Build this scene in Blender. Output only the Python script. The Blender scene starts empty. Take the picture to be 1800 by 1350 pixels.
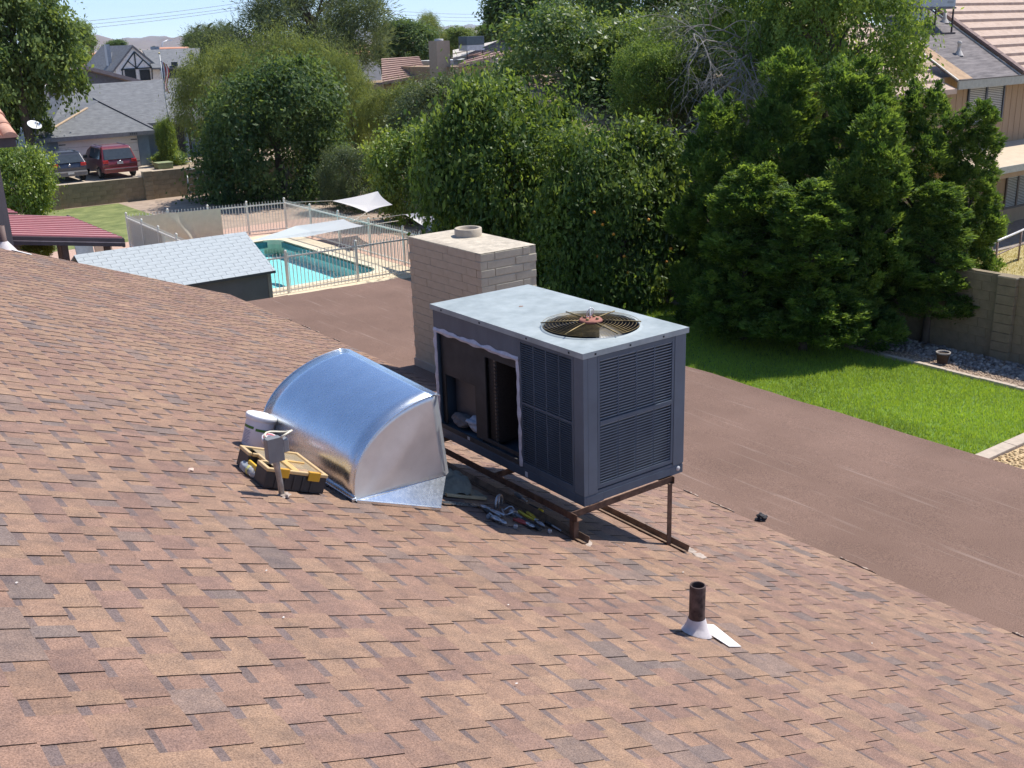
import bpy, bmesh, math, random
import numpy as np
from mathutils import Vector, Matrix

# ---------------------------------------------------------------- camera, sky, sun, exposure
SC = bpy.context.scene
COL = SC.collection
rnd = random.Random(7)
FPX = 1852.4
# camera axes (columns: image right, image down, forward) in world space
CR = np.array([[0.80226, -0.20985, 0.55888], [-0.59622, -0.23453, 0.7678], [-0.03005, -0.94919, -0.31327]])
CAM = np.array([0.0, 0.0, 6.9])
cam_d = bpy.data.cameras.new('camera')
cam = bpy.data.objects.new('camera', cam_d); COL.objects.link(cam)
cam_d.sensor_width = 36.0; cam_d.lens = FPX / 1800 * 36.0
cam_d.clip_start = 0.05; cam_d.clip_end = 60000
m = Matrix.Identity(4)
for i in range(3):
    m[i][0] = CR[i, 0]; m[i][1] = -CR[i, 1]; m[i][2] = -CR[i, 2]; m[i][3] = CAM[i]
cam.matrix_world = m
SC.camera = cam

SUN_EL, SUN_AZ = math.radians(57.5), math.radians(92)       # azimuth clockwise from +Y
S = Vector((math.cos(SUN_EL) * math.sin(SUN_AZ), math.cos(SUN_EL) * math.cos(SUN_AZ), math.sin(SUN_EL)))
world = bpy.data.worlds.new('World'); SC.world = world; world.use_nodes = True
wn = world.node_tree.nodes; wl = world.node_tree.links
sky = wn.new('ShaderNodeTexSky'); sky.sky_type = 'NISHITA'; sky.sun_disc = False
sky.sun_elevation = SUN_EL; sky.sun_rotation = SUN_AZ
sky.altitude = 3000; sky.air_density = 0.85; sky.dust_density = 0.0; sky.ozone_density = 5.0
bg = wn['Background']; bg.inputs['Strength'].default_value = 0.15
wl.new(sky.outputs[0], bg.inputs[0])
sun_d = bpy.data.lights.new('sun', 'SUN'); sun_d.energy = 4.0; sun_d.angle = math.radians(0.53); sun_d.color = (1.0, 0.955, 0.89)
sun = bpy.data.objects.new('sun', sun_d); COL.objects.link(sun)
sun.rotation_euler = S.to_track_quat('Z', 'Y').to_euler(); sun.location = (0, 0, 60)
SC.view_settings.view_transform = 'Standard'; SC.view_settings.look = 'None'
SC.view_settings.exposure = 0.68; SC.view_settings.gamma = 1.0
SC.view_settings.use_curve_mapping = False
SC.cycles.max_bounces = 8; SC.cycles.transparent_max_bounces = 12; SC.cycles.caustics_reflective = False; SC.cycles.caustics_refractive = False

# ---------------------------------------------------------------- placing helpers
def ray(u, v): return CR @ np.array([u - 900.0, v - 675.0, FPX])
def PD(u, v, D): return CAM + ray(u, v) * (D / FPX)                # forward distance D
def onplane(u, v, n, d):
    n = np.array(n, float); r = ray(u, v); return CAM + r * ((d - n @ CAM) / (r @ n))
def PX(u, v, x): return onplane(u, v, (1, 0, 0), x)
def PY(u, v, y): return onplane(u, v, (0, 1, 0), y)
def PZ(u, v, z=0.0): return onplane(u, v, (0, 0, 1), z)
def proj(p):
    c = CR.T @ (np.asarray(p, float) - CAM); return 900 + FPX * c[0] / c[2], 675 + FPX * c[1] / c[2], c[2]
T, RZ = 0.38, 5.25                                                   # main roof plane z = RZ - T x
NL = math.sqrt(1 + T * T); RN = np.array([T / NL, 0, 1 / NL])
def rp(x, y, o=0.0): return (x + RN[0] * o, y, RZ - T * x + RN[2] * o)

WM = {}
def thing(name, label, cat, loc=(0, 0, 0), rz=0.0, group=None, kind=None):
    o = bpy.data.objects.new(name, None); COL.objects.link(o)
    o.empty_display_size = 0.1
    o.location = loc; o.rotation_euler = (0, 0, rz)
    WM[o.name] = Matrix.Translation(Vector(loc)) @ Matrix.Rotation(rz, 4, 'Z')
    return tag(o, label, cat, group, kind)
def tag(o, label=None, cat=None, group=None, kind=None):
    if label: o['label'] = label
    if cat: o['category'] = cat
    if group: o['group'] = group
    if kind: o['kind'] = kind
    return o
def link(name, me, parent=None, local=False):
    o = bpy.data.objects.new(name, me); COL.objects.link(o)
    if parent is not None:
        o.parent = parent
        if not local and parent.name in WM:
            o.matrix_parent_inverse = WM[parent.name].inverted()
    return o
def struct(o): o['kind'] = 'structure'; return o
def stuff(o, label=None, cat=None): return tag(o, label, cat, None, 'stuff')

class MB:
    """collects faces of one part"""
    def __init__(s): s.v = []; s.f = []; s.mi = []; s.sm = []; s.m = 0; s.smooth = False; s.col = None; s.fc = []
    def face(s, *idx): s.f.append(idx); s.mi.append(s.m); s.sm.append(s.smooth); s.fc.append(s.col)
    def poly(s, pts):
        b = len(s.v); s.v += [tuple(p) for p in pts]; s.face(*range(b, b + len(pts))); return s
    def hexa(s, p):      # 8 points: bottom 4 ccw, top 4 ccw
        b = len(s.v); s.v += [tuple(q) for q in p]
        for q in ((0, 3, 2, 1), (4, 5, 6, 7), (0, 1, 5, 4), (1, 2, 6, 5), (2, 3, 7, 6), (3, 0, 4, 7)): s.face(*[b + i for i in q])
        return s
    def box(s, x0, x1, y0, y1, z0, z1):
        return s.hexa([(x0, y0, z0), (x1, y0, z0), (x1, y1, z0), (x0, y1, z0), (x0, y0, z1), (x1, y0, z1), (x1, y1, z1), (x0, y1, z1)])
    def obox(s, c, ax, ay, az):      # centre and half-axis vectors
        c, ax, ay, az = (np.array(q, float) for q in (c, ax, ay, az))
        return s.hexa([c - ax - ay - az, c + ax - ay - az, c + ax + ay - az, c - ax + ay - az, c - ax - ay + az, c + ax - ay + az, c + ax + ay + az, c - ax + ay + az])
    def bar(s, a, b, w, h, up=(0, 0, 1)):
        a, b = np.array(a, float), np.array(b, float); d = b - a; L = np.linalg.norm(d); d /= L
        u = np.array(up, float); u -= d * (u @ d); u /= np.linalg.norm(u); r = np.cross(d, u)
        return s.obox((a + b) / 2, d * L / 2, r * w / 2, u * h / 2)
    def slab(s, pts, dz):            # polygon (top) extruded down by dz (vector or number)
        d = np.array((0, 0, -dz) if not hasattr(dz, '__len__') else dz, float)
        n = len(pts); b = len(s.v); s.v += [tuple(p) for p in pts] + [tuple(np.array(p, float) + d) for p in pts]
        s.face(*range(b, b + n)); s.face(*range(b + 2 * n - 1, b + n - 1, -1))
        for i in range(n): j = (i + 1) % n; s.face(b + i, b + n + i, b + n + j, b + j)
        return s
    def tube(s, pts, r, n=8, caps=True, closed=False):
        pts = [np.array(p, float) for p in pts]; k = len(pts)
        rs = r if hasattr(r, '__len__') else [r] * k
        b = len(s.v); up = None
        for i, p in enumerate(pts):
            if closed: d = pts[(i + 1) % k] - pts[i - 1]
            else: d = pts[min(i + 1, k - 1)] - pts[max(i - 1, 0)]
            d = d / (np.linalg.norm(d) + 1e-12)
            if up is None:
                up = np.array((0, 0, 1.0)) if abs(d[2]) < .9 else np.array((1.0, 0, 0))
            up = up - d * (up @ d); up /= np.linalg.norm(up) + 1e-12; rt = np.cross(d, up)
            for j in range(n):
                a = 2 * math.pi * j / n; s.v.append(tuple(p + rs[i] * (math.cos(a) * rt + math.sin(a) * up)))
        sm = s.smooth; s.smooth = True
        for i in range(k if closed else k - 1):
            i2 = (i + 1) % k
            for j in range(n): j2 = (j + 1) % n; s.face(b + i * n + j, b + i * n + j2, b + i2 * n + j2, b + i2 * n + j)
        s.smooth = False
        if caps and not closed:
            s.face(*[b + j for j in range(n - 1, -1, -1)]); s.face(*[b + (k - 1) * n + j for j in range(n)])
        s.smooth = sm
        return s
    def lathe(s, prof, c=(0, 0, 0), n=24, axis=None, caps=True):   # prof: (r, z)
        b = len(s.v); A = Matrix.Identity(3) if axis is None else Vector(axis).to_track_quat('Z', 'Y').to_matrix()
        for r, zz in prof:
            for j in range(n):
                a = 2 * math.pi * j / n; q = A @ Vector((r * math.cos(a), r * math.sin(a), zz)); s.v.append((c[0] + q.x, c[1] + q.y, c[2] + q.z))
        sm = s.smooth; s.smooth = True
        for i in range(len(prof) - 1):
            for j in range(n): j2 = (j + 1) % n; s.face(b + i * n + j, b + i * n + j2, b + (i + 1) * n + j2, b + (i + 1) * n + j)
        s.smooth = False
        if caps:
            if prof[0][0] > 1e-5: s.face(*[b + j for j in range(n - 1, -1, -1)])
            if prof[-1][0] > 1e-5: s.face(*[b + (len(prof) - 1) * n + j for j in range(n)])
        s.smooth = sm
        return s
    def mesh(s, name, mats):
        me = bpy.data.meshes.new(name); me.from_pydata(s.v, [], s.f)
        for q in (mats if isinstance(mats, (list, tuple)) else [mats]): me.materials.append(q)
        me.polygons.foreach_set('material_index', s.mi); me.polygons.foreach_set('use_smooth', s.sm)
        if any(c is not None for c in s.fc):
            a = me.attributes.new('tone', 'FLOAT_COLOR', 'FACE')
            a.data.foreach_set('color', np.array([(c or (1, 1, 1)) + (1.0,) for c in s.fc], np.float32).ravel())
        me.update(); return me
    def build(s, name, mats, parent=None, bevel=0.0, local=False, seg=2):
        o = link(name, s.mesh(name, mats), parent, local)
        if bevel:
            md = o.modifiers.new('bevel', 'BEVEL'); md.width = bevel; md.segments = seg; md.limit_method = 'ANGLE'; md.angle_limit = 0.6
        return o
def mb(): return MB()

# ---------------------------------------------------------------- materials
MT = {}
def mat(name, col, rough=0.7, metal=0.0, var=0.15, scale=6.0, bump=0.0, bscale=None, spec=None, col2=None, detail=5.0, attr=False, stretch=None, coat=0.0):
    """procedural surface: base colour broken up by noise, optional second colour, fine relief"""
    if name in MT: return MT[name]
    M = bpy.data.materials.new(name); M.use_nodes = True; nt = M.node_tree; N = nt.nodes; L = nt.links
    p = N['Principled BSDF']; p.inputs['Roughness'].default_value = rough; p.inputs['Metallic'].default_value = metal
    if spec is not None: p.inputs['Specular IOR Level'].default_value = spec
    if coat: p.inputs['Coat Weight'].default_value = coat; p.inputs['Coat Roughness'].default_value = 0.08
    tc = N.new('ShaderNodeTexCoord'); src = tc.outputs['Object']
    if stretch:
        mp = N.new('ShaderNodeMapping'); mp.inputs['Scale'].default_value = stretch; L.new(src, mp.inputs['Vector']); src = mp.outputs[0]
    nz = N.new('ShaderNodeTexNoise'); nz.inputs['Scale'].default_value = scale; nz.inputs['Detail'].default_value = detail; nz.inputs['Roughness'].default_value = 0.62
    L.new(src, nz.inputs['Vector'])
    rp_ = N.new('ShaderNodeValToRGB')
    c1 = tuple(max(0, c * (1 - var)) for c in col[:3]) + (1,)
    c2 = (tuple(col2[:3]) if col2 else tuple(min(1, c * (1 + var)) for c in col[:3])) + (1,)
    rp_.color_ramp.elements[0].position = 0.32; rp_.color_ramp.elements[0].color = c1
    rp_.color_ramp.elements[1].position = 0.68; rp_.color_ramp.elements[1].color = c2
    L.new(nz.outputs['Fac'], rp_.inputs['Fac']); out = rp_.outputs['Color']
    if attr:
        at = N.new('ShaderNodeAttribute'); at.attribute_name = 'tone'
        mx = N.new('ShaderNodeMix'); mx.data_type = 'RGBA'; mx.blend_type = 'MULTIPLY'; mx.inputs['Factor'].default_value = 1.0
        L.new(out, mx.inputs['A']); L.new(at.outputs['Color'], mx.inputs['B']); out = mx.outputs['Result']
    L.new(out, p.inputs['Base Color'])
    if bump:
        n2 = N.new('ShaderNodeTexNoise'); n2.inputs['Scale'].default_value = bscale or scale * 4; n2.inputs['Detail'].default_value = 4
        L.new(src, n2.inputs['Vector'])
        b = N.new('ShaderNodeBump'); b.inputs['Strength'].default_value = 0.6; b.inputs['Distance'].default_value = bump
        L.new(n2.outputs['Fac'], b.inputs['Height']); L.new(b.outputs[0], p.inputs['Normal'])
    MT[name] = M; return M
def nodes(M): return M.node_tree.nodes, M.node_tree.links, M.node_tree.nodes['Principled BSDF']

def shingle_mat():
    M = mat('asphalt_shingle', (1, 1, 1), 0.93, var=0.0, attr=True, spec=0.25)
    N, L, p = nodes(M)
    tc = [n for n in N if n.type == 'TEX_COORD'][0]
    g = N.new('ShaderNodeTexNoise'); g.inputs['Scale'].default_value = 170; g.inputs['Detail'].default_value = 3; g.inputs['Roughness'].default_value = 0.7
    L.new(tc.outputs['Object'], g.inputs['Vector'])
    r = N.new('ShaderNodeValToRGB'); r.color_ramp.elements[0].position = .3; r.color_ramp.elements[1].position = .72
    r.color_ramp.elements[0].color = (.52, .50, .50, 1); r.color_ramp.elements[1].color = (1.5, 1.48, 1.44, 1)
    L.new(g.outputs['Fac'], r.inputs['Fac'])
    w = N.new('ShaderNodeTexNoise'); w.inputs['Scale'].default_value = 1.1; w.inputs['Detail'].default_value = 6
    L.new(tc.outputs['Object'], w.inputs['Vector'])
    r2 = N.new('ShaderNodeValToRGB'); r2.color_ramp.elements[0].position = .3; r2.color_ramp.elements[1].position = .7
    r2.color_ramp.elements[0].color = (.90, .87, .88, 1); r2.color_ramp.elements[1].color = (1.06, 1.05, 1.03, 1)
    w2 = N.new('ShaderNodeTexNoise'); w2.inputs['Scale'].default_value = 9; w2.inputs['Detail'].default_value = 5; w2.inputs['Roughness'].default_value = .7; L.new(tc.outputs['Object'], w2.inputs['Vector'])
    r4 = N.new('ShaderNodeValToRGB'); r4.color_ramp.elements[0].position = .32; r4.color_ramp.elements[1].position = .68; r4.color_ramp.elements[0].color = (.76, .77, .80, 1); r4.color_ramp.elements[1].color = (1.18, 1.14, 1.08, 1); L.new(w2.outputs['Fac'], r4.inputs['Fac'])
    L.new(w.outputs['Fac'], r2.inputs['Fac'])
    src = p.inputs['Base Color'].links[0].from_socket
    for rr in (r, r2, r4):
        mx = N.new('ShaderNodeMix'); mx.data_type = 'RGBA'; mx.blend_type = 'MULTIPLY'; mx.inputs['Factor'].default_value = 1.0
        L.new(src, mx.inputs['A']); L.new(rr.outputs['Color'], mx.inputs['B']); src = mx.outputs['Result']
    L.new(src, p.inputs['Base Color'])
    b = N.new('ShaderNodeBump'); b.inputs['Strength'].default_value = 0.7; b.inputs['Distance'].default_value = 0.0035
    L.new(g.outputs['Fac'], b.inputs['Height']); L.new(b.outputs[0], p.inputs['Normal'])
    return M

def leaf_mat(name, ca, cb, trans=0.3, rough=0.5, spec=0.35):
    if name in MT: return MT[name]
    M = bpy.data.materials.new(name); M.use_nodes = True; N = M.node_tree.nodes; L = M.node_tree.links
    p = N['Principled BSDF']; p.inputs['Roughness'].default_value = rough; p.inputs['Specular IOR Level'].default_value = spec
    at = N.new('ShaderNodeAttribute'); at.attribute_name = 'r'
    r = N.new('ShaderNodeValToRGB'); r.color_ramp.elements[0].color = ca + (1,); r.color_ramp.elements[1].color = cb + (1,)
    r.color_ramp.elements[0].position = .1; r.color_ramp.elements[1].position = .95
    L.new(at.outputs['Fac'], r.inputs['Fac']); L.new(r.outputs[0], p.inputs['Base Color'])
    t = N.new('ShaderNodeBsdfTranslucent'); tm = N.new('ShaderNodeMix'); tm.data_type = 'RGBA'; tm.blend_type = 'MULTIPLY'; tm.inputs['Factor'].default_value = 1.0; tm.inputs['B'].default_value = (1.55, 1.4, .7, 1) if trans > .21 else (1, 1, 1, 1); L.new(r.outputs[0], tm.inputs['A']); L.new(tm.outputs['Result'], t.inputs['Color'])
    mx = N.new('ShaderNodeMixShader'); mx.inputs[0].default_value = trans
    L.new(p.outputs[0], mx.inputs[1]); L.new(t.outputs[0], mx.inputs[2]); L.new(mx.outputs[0], N['Material Output'].inputs['Surface'])
    MT[name] = M; return M
# ---------------------------------------------------------------- ground
M_dirt = mat('desert_dirt', (.36, .27, .20), .95, var=.22, scale=1.6, bump=.01, bscale=30, detail=8)
POOL = (12.0, 15.95, 28.7, 36.4)
g = mb(); px0, px1, py0, py1 = POOL
xs = [-20000, px0, px1, 26000]; ys = [-3000, py0, py1, 26000]
for i in range(3):
    for j in range(3):
        if (i, j) != (1, 1): g.poly([(xs[i], ys[j], 0), (xs[i + 1], ys[j], 0), (xs[i + 1], ys[j + 1], 0), (xs[i], ys[j + 1], 0)])
struct(g.build('ground', M_dirt))
def sheet(name, pts, z, mt, kind=True):
    o = mb().slab([(p[0], p[1], z) for p in pts], max(z - .001, .002)).build(name, mt)
    return struct(o) if kind else o
M_lawn = mat('lawn_soil', (.10, .17, .03), .95, var=.3, scale=3, bump=.02, bscale=60, col2=(.16, .26, .04))
sheet('lawn', [(9.2, 8.62), (19.42, 8.62), (19.42, 25), (9.2, 25)], .02, M_lawn)
M_conc = mat('pale_concrete', (.52, .46, .38), .9, var=.12, scale=5, bump=.003, bscale=60)
M_curb = mat('curb_concrete', (.47, .385, .30), .9, var=.14, scale=7, bump=.004, bscale=60)
k = mb()
for i in range(22):
    y0 = 8.45 + i * .76; k.box(19.44, 19.56, y0 + .004, y0 + .755, -.05, .085 + rnd.uniform(-.006, .006))
struct(k.build('garden_curb', M_curb, bevel=.012))
k = mb()
for i in range(6):
    x0 = 13.6 + i * 1.0; k.box(x0 + .004, x0 + .996, 8.36, 8.6, -.05, .07 + rnd.uniform(-.005, .005))
struct(k.build('mowing_curb', M_curb, bevel=.012))
M_grav = mat('tan_gravel', (.50, .36, .20), .95, var=.4, scale=22, bump=.02, bscale=45, detail=3)
sheet('gravel_bed', [(9.2, 2), (24, 2), (21.1, 8.35), (9.2, 8.35)], .012, M_grav)
M_bed = mat('bed_soil', (.30, .22, .16), .95, var=.35, scale=14, bump=.02, bscale=40)
sheet('planting_bed', [(19.58, 8.36), (21.1, 8.36), (21.1, 40), (19.58, 40)], .012, M_bed)
M_drygrass = mat('dry_grass', (.42, .36, .13), .95, var=.3, scale=5, bump=.02, bscale=70, col2=(.52, .42, .2))
sheet('neighbour_yard', [(21.5, 8), (60, 8), (60, 19.5), (21.5, 19.5)], .010, M_drygrass)
M_back = mat('back_lawn', (.15, .20, .05), .95, var=.35, scale=1.5, bump=.02, bscale=60, col2=(.25, .27, .09))
sheet('back_lawn', [(6, 40.2), (14.6, 40.2), (14.6, 51), (6, 51)], .012, M_back)
M_pink = mat('pink_gravel', (.50, .33, .25), .95, var=.25, scale=18, bump=.015, bscale=50)
sheet('pool_gravel', [(5, 37.6), (21, 37.6), (21, 40.19), (5, 40.19)], .008, M_pink)
sheet('side_gravel', [(16.9, 24), (21.1, 24), (21.1, 37.59), (16.9, 37.59)], .008, M_pink)
M_deck = mat('pool_deck', (.66, .55, .38), .85, var=.08, scale=4, bump=.002, bscale=80)
d = mb()
for a in ((10.9, 16.88, 27.2, py0), (10.9, 16.88, py1, 37.59), (10.9, px0, py0, py1), (px1, 16.88, py0, py1)):
    d.box(a[0], a[1], a[2], a[3], -.02, .03)
struct(d.build('pool_deck', M_deck))
M_cool = mat('deck_joint', (.25, .2, .15), .9)
# far side yards, raised a little
M_street = mat('street_asphalt', (.10, .10, .10), .9, var=.2, scale=3, bump=.004, bscale=60)
sheet('front_yard', [(-20, 52.2), (70, 52.2), (70, 140), (-20, 140)], .010, mat('front_yard_soil', (.34, .26, .18), .95, var=.25, scale=1.2, bump=.01, bscale=30))
sheet('driveway', [(13.6, 53), (20.6, 53), (21.1, 66.4), (14.3, 66.4)], .016, mat('driveway_concrete', (.48, .40, .31), .9, var=.12, scale=2, bump=.003, bscale=40))
sheet('front_lawn', [(20.9, 55), (44, 55), (44, 62.4), (21.3, 62.4)], .016, mat('front_lawn', (.17, .20, .05), .95, var=.4, scale=1.2, bump=.02, bscale=50, col2=(.26, .25, .1)))

# pool: basin, coping and water
M_plaster = mat('pool_plaster', (.74, .96, .96), .6, var=.06, scale=2)
b = mb(); zb = -.55
b.poly([(px0, py0, zb), (px1, py0, zb), (px1, py1, zb), (px0, py1, zb)])
for (a, c) in (((px0, py0), (px1, py0)), ((px1, py0), (px1, py1)), ((px1, py1), (px0, py1)), ((px0, py1), (px0, py0))):
    b.poly([(a[0], a[1], zb), (c[0], c[1], zb), (c[0], c[1], .0), (a[0], a[1], .0)])
pool = thing('swimming_pool', 'rectangular turquoise swimming pool inside the white railing', 'pool', (14, 32.5, 0))
b.build('basin', M_plaster, pool)
t = mb(); t.box(px0, px1, py0, py0 + .02, -.24, -.02); t.box(px0, px1, py1 - .02, py1, -.24, -.02); t.box(px0, px0 + .02, py0 + .02, py1 - .02, -.24, -.02); t.box(px1 - .02, px1, py0 + .02, py1 - .02, -.24, -.02)
t.build('waterline_tile', mat('waterline_tile', (.05, .16, .19), .25, var=.25, scale=14), pool)
st = mb()
for i in range(3): st.box(px0 + .03, px0 + 1.7 - .3 * i, py0 + 1.4, py0 + 3.2, zb + .001, -.47 + .09 * i)
st.build('steps', M_plaster, pool)
c = mb(); w = .3
for i in range(13):
    y0 = py0 - w + i * (py1 - py0 + 2 * w) / 13; y1 = y0 + (py1 - py0 + 2 * w) / 13 - .012
    c.box(px0 - w, px0 - .0, y0, y1, .0, .05); c.box(px1, px1 + w, y0, y1, .0, .05)
for i in range(8):
    x0 = px0 + .01 + i * (px1 - px0 - .02) / 8; x1 = x0 + (px1 - px0) / 8 - .014
    c.box(x0, x1, py0 - w, py0, .0, .05); c.box(x0, x1, py1, py1 + w, .0, .05)
c.build('coping', mat('coping', (.68, .58, .42), .8, var=.08, scale=6), pool, bevel=.01)
# rounded inner corners of the coping
rc = mb()
for (cx, cy, sx, sy) in ((px0, py0, 1, 1), (px1, py0, -1, 1), (px1, py1, -1, -1), (px0, py1, 1, -1)):
    R = .55; pts = [(cx, cy, .047)] + [(cx + sx * R * (1 - math.cos(a)), cy + sy * R * (1 - math.sin(a)), .047) for a in [i * math.pi / 12 for i in range(7)]]
    pts = pts if sx * sy < 0 else pts[::-1]
    rc.slab(pts, .5)
rc.build('corner_coping', mat('coping', None), pool)
M_water = bpy.data.materials.new('pool_water'); M_water.use_nodes = True
N = M_water.node_tree.nodes; L = M_water.node_tree.links; N.remove(N['Principled BSDF'])
tr = N.new('ShaderNodeBsdfTransparent'); tr.inputs[0].default_value = (.66, .98, .99, 1)
gl = N.new('ShaderNodeBsdfGlossy'); gl.inputs['Roughness'].default_value = .03
fr = N.new('ShaderNodeFresnel'); fr.inputs[0].default_value = 1.33
mx = N.new('ShaderNodeMixShader'); nz = N.new('ShaderNodeTexNoise'); nz.inputs['Scale'].default_value = 3.2; nz.inputs['Detail'].default_value = 3
tcw = N.new('ShaderNodeTexCoord'); L.new(tcw.outputs['Object'], nz.inputs['Vector'])
bp = N.new('ShaderNodeBump'); bp.inputs['Distance'].default_value = .02; bp.inputs['Strength'].default_value = .35; L.new(nz.outputs['Fac'], bp.inputs['Height'])
L.new(bp.outputs[0], gl.inputs['Normal']); L.new(bp.outputs[0], fr.inputs['Normal'])
L.new(fr.outputs[0], mx.inputs[0]); L.new(tr.outputs[0], mx.inputs[1]); L.new(gl.outputs[0], mx.inputs[2]); L.new(mx.outputs[0], N['Material Output'].inputs['Surface'])
mb().poly([(px0, py0, -.12), (px1, py0, -.12), (px1, py1, -.12), (px0, py1, -.12)]).build('water', M_water, pool)

# ---------------------------------------------------------------- our house: shingle slope and low patio roof
M_sh = shingle_mat()
house = thing('shingle_roof_house', 'house under the brown shingle slope and low flat patio roof in the foreground', 'house', (3, 8, 0))
EX, RY0, RY1, XR = 6.86, -3.0, 17.95, -2.3
mb().hexa([rp(XR, RY0, -.08), rp(EX, RY0, -.08), rp(EX, RY1, -.08), rp(XR, RY1, -.08), rp(XR, RY0, -.012), rp(EX, RY0, -.012), rp(EX, RY1, -.012), rp(XR, RY1, -.012)]).build('roof_deck', mat('roof_felt', (.09, .07, .06), .95), house)
zr = RZ - T * XR
mb().hexa([(XR - 9, RY0, zr - 3.4), (XR, RY0, zr - .1), (XR, RY1, zr - .1), (XR - 9, RY1, zr - 3.4), (XR - 9, RY0, zr - 3.3), (XR, RY0, zr), (XR, RY1, zr), (XR - 9, RY1, zr - 3.3)]).build('rear_slope', mat('roof_brown', (.25, .16, .13), .95, var=.2, scale=9), house)
M_stucco = mat('house_stucco', (.36, .27, .2), .95, var=.08, scale=12, bump=.004, bscale=70)
w_ = mb(); w_.hexa([(XR - 8, RY0 + .4, 0), (6.5, RY0 + .4, 0), (6.5, RY1 - .4, 0), (XR - 8, RY1 - .4, 0), (XR - 8, RY0 + .4, 2.3), (6.5, RY0 + .4, 2.3), (6.5, RY1 - .4, 2.3), (XR - 8, RY1 - .4, 2.3)])
w_.poly([(XR - 8, RY1 - .4, 2.3), (6.5, RY1 - .4, 2.3), (XR, RY1 - .4, zr - .25)]); w_.build('wall', M_stucco, house)
tr_ = mb(); tr_.hexa([rp(XR, RY1, -.2), rp(EX, RY1, -.2), rp(EX, RY1 + .025, -.2), rp(XR, RY1 + .025, -.2), rp(XR, RY1, -.004), rp(EX, RY1, -.004), rp(EX, RY1 + .025, -.004), rp(XR, RY1 + .025, -.004)])
tr_.build('rake_board', mat('brown_trim', (.16, .10, .075), .8, var=.12, scale=9), house)

TONES = [((.288, .194, .137), 30), ((.275, .182, .132), 26), ((.260, .169, .129), 26), ((.246, .161, .128), 16), ((.220, .163, .137), 7), ((.190, .150, .134), 3)]
TP = [t_[0] for t_ in TONES for _ in range(t_[1])]
BAND = (.165, .128, .120)
def tone():
    c = rnd.choice(TP); k = rnd.uniform(.93, 1.07); return tuple(q * k for q in c)
W = .1412
def cell(m, x0, x1, y0, y1, tooth, c, lift=0.0, j=0.0):
    if tooth:
        a0, a1 = .0005 + lift * .4, .0030 + lift * .8
        P = [rp(x0, y0, a0), rp(x1 + j, y0, a1), rp(x1 + j * .4, y1, a1 - lift * .5), rp(x0, y1, a0)]
        B = [rp(x0, y0, -.006), rp(x1 + j, y0, -.006), rp(x1 + j * .4, y1, -.006), rp(x0, y1, -.006)]
        m.col = c; b = len(m.v); m.v += P + B
        m.face(b, b + 1, b + 2, b + 3)
        dk = tuple(q * .55 for q in c); m.col = c; m.face(b + 1, b + 5, b + 6, b + 2)
        m.col = (.06, .045, .04); m.face(b, b + 4, b + 5, b + 1); m.col = c; m.face(b + 2, b + 6, b + 7, b + 3)  # camera-facing side wall near-black: its shade line is put into the colour
    else:
        xb = x0 + (x1 - x0) * rnd.uniform(.2, .36)
        a0, am, a1 = -.0035, -.0028, .0005
        P = [rp(x0, y0, a0), rp(xb, y0, am), rp(x1, y0, a1), rp(x1, y1, a1), rp(xb + rnd.uniform(-.006, .006), y1, am), rp(x0, y1, a0), rp(x1, y0, -.008), rp(x1, y1, -.008)]
        b = len(m.v); m.v += P
        kb = rnd.uniform(.9, 1.15); m.col = tuple(q * kb for q in BAND); m.face(b, b + 1, b + 4, b + 5)
        m.col = c; m.face(b + 1, b + 2, b + 3, b + 4); m.face(b + 2, b + 6, b + 7, b + 3)
cells = []
nc = int((EX - XR) / W)
for i in range(nc):
    x1 = EX - i * W; x0 = x1 - W - .004; y = RY0 + rnd.uniform(-.2, 0); tooth = rnd.random() < .5; cprev = tone()
    while y < RY1:
        L_ = rnd.uniform(.085, .19) if tooth else rnd.uniform(.06, .15)
        c = tone() if rnd.random() < .72 else cprev; cprev = c
        y1 = min(y + L_, RY1)
        lift = rnd.choice((0, 0, 0, .0006, .0012, .002)) if tooth else 0
        cells.append((x0, x1, max(y, RY0), y1, tooth, c, lift, rnd.uniform(-.005, .005)))
        y = y1; tooth = not tooth
def seen(c):
    u, v, dd = proj(rp((c[0] + c[1]) / 2, (c[2] + c[3]) / 2))
    if dd < .5 or not (-30 < u < 1830 and -30 < v < 1380): return 0
    return (c[3] - c[2]) / dd ** 2 * (1.0 if c[4] else .6)
order = sorted(range(len(cells)), key=lambda i: -seen(cells[i]))
near = set(order[:300])
fld = mb()
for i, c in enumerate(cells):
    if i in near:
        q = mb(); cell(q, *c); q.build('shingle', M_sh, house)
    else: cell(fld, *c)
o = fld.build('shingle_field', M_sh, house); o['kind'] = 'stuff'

# low patio roof: four overlapping rolls of granulated felt
M_flat = mat('rolled_roofing', (.178, .104, .072), .95, var=.16, scale=.7, bump=.003, bscale=150, detail=10, col2=(.205, .123, .088))
N, L, p = nodes(M_flat)
tc = [n for n in N if n.type == 'TEX_COORD'][0]
mp = N.new('ShaderNodeMapping'); mp.inputs['Scale'].default_value = (26, .9, 1); L.new(tc.outputs['Object'], mp.inputs['Vector'])
s1 = N.new('ShaderNodeTexNoise'); s1.inputs['Scale'].default_value = 1.0; s1.inputs['Detail'].default_value = 6; L.new(mp.outputs[0], s1.inputs['Vector'])
rr = N.new('ShaderNodeValToRGB'); rr.color_ramp.elements[0].position = .61; rr.color_ramp.elements[1].position = .76
rr.color_ramp.elements[0].color = (0, 0, 0, 1); rr.color_ramp.elements[1].color = (.5, .5, .5, 1); L.new(s1.outputs['Fac'], rr.inputs['Fac'])
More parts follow.
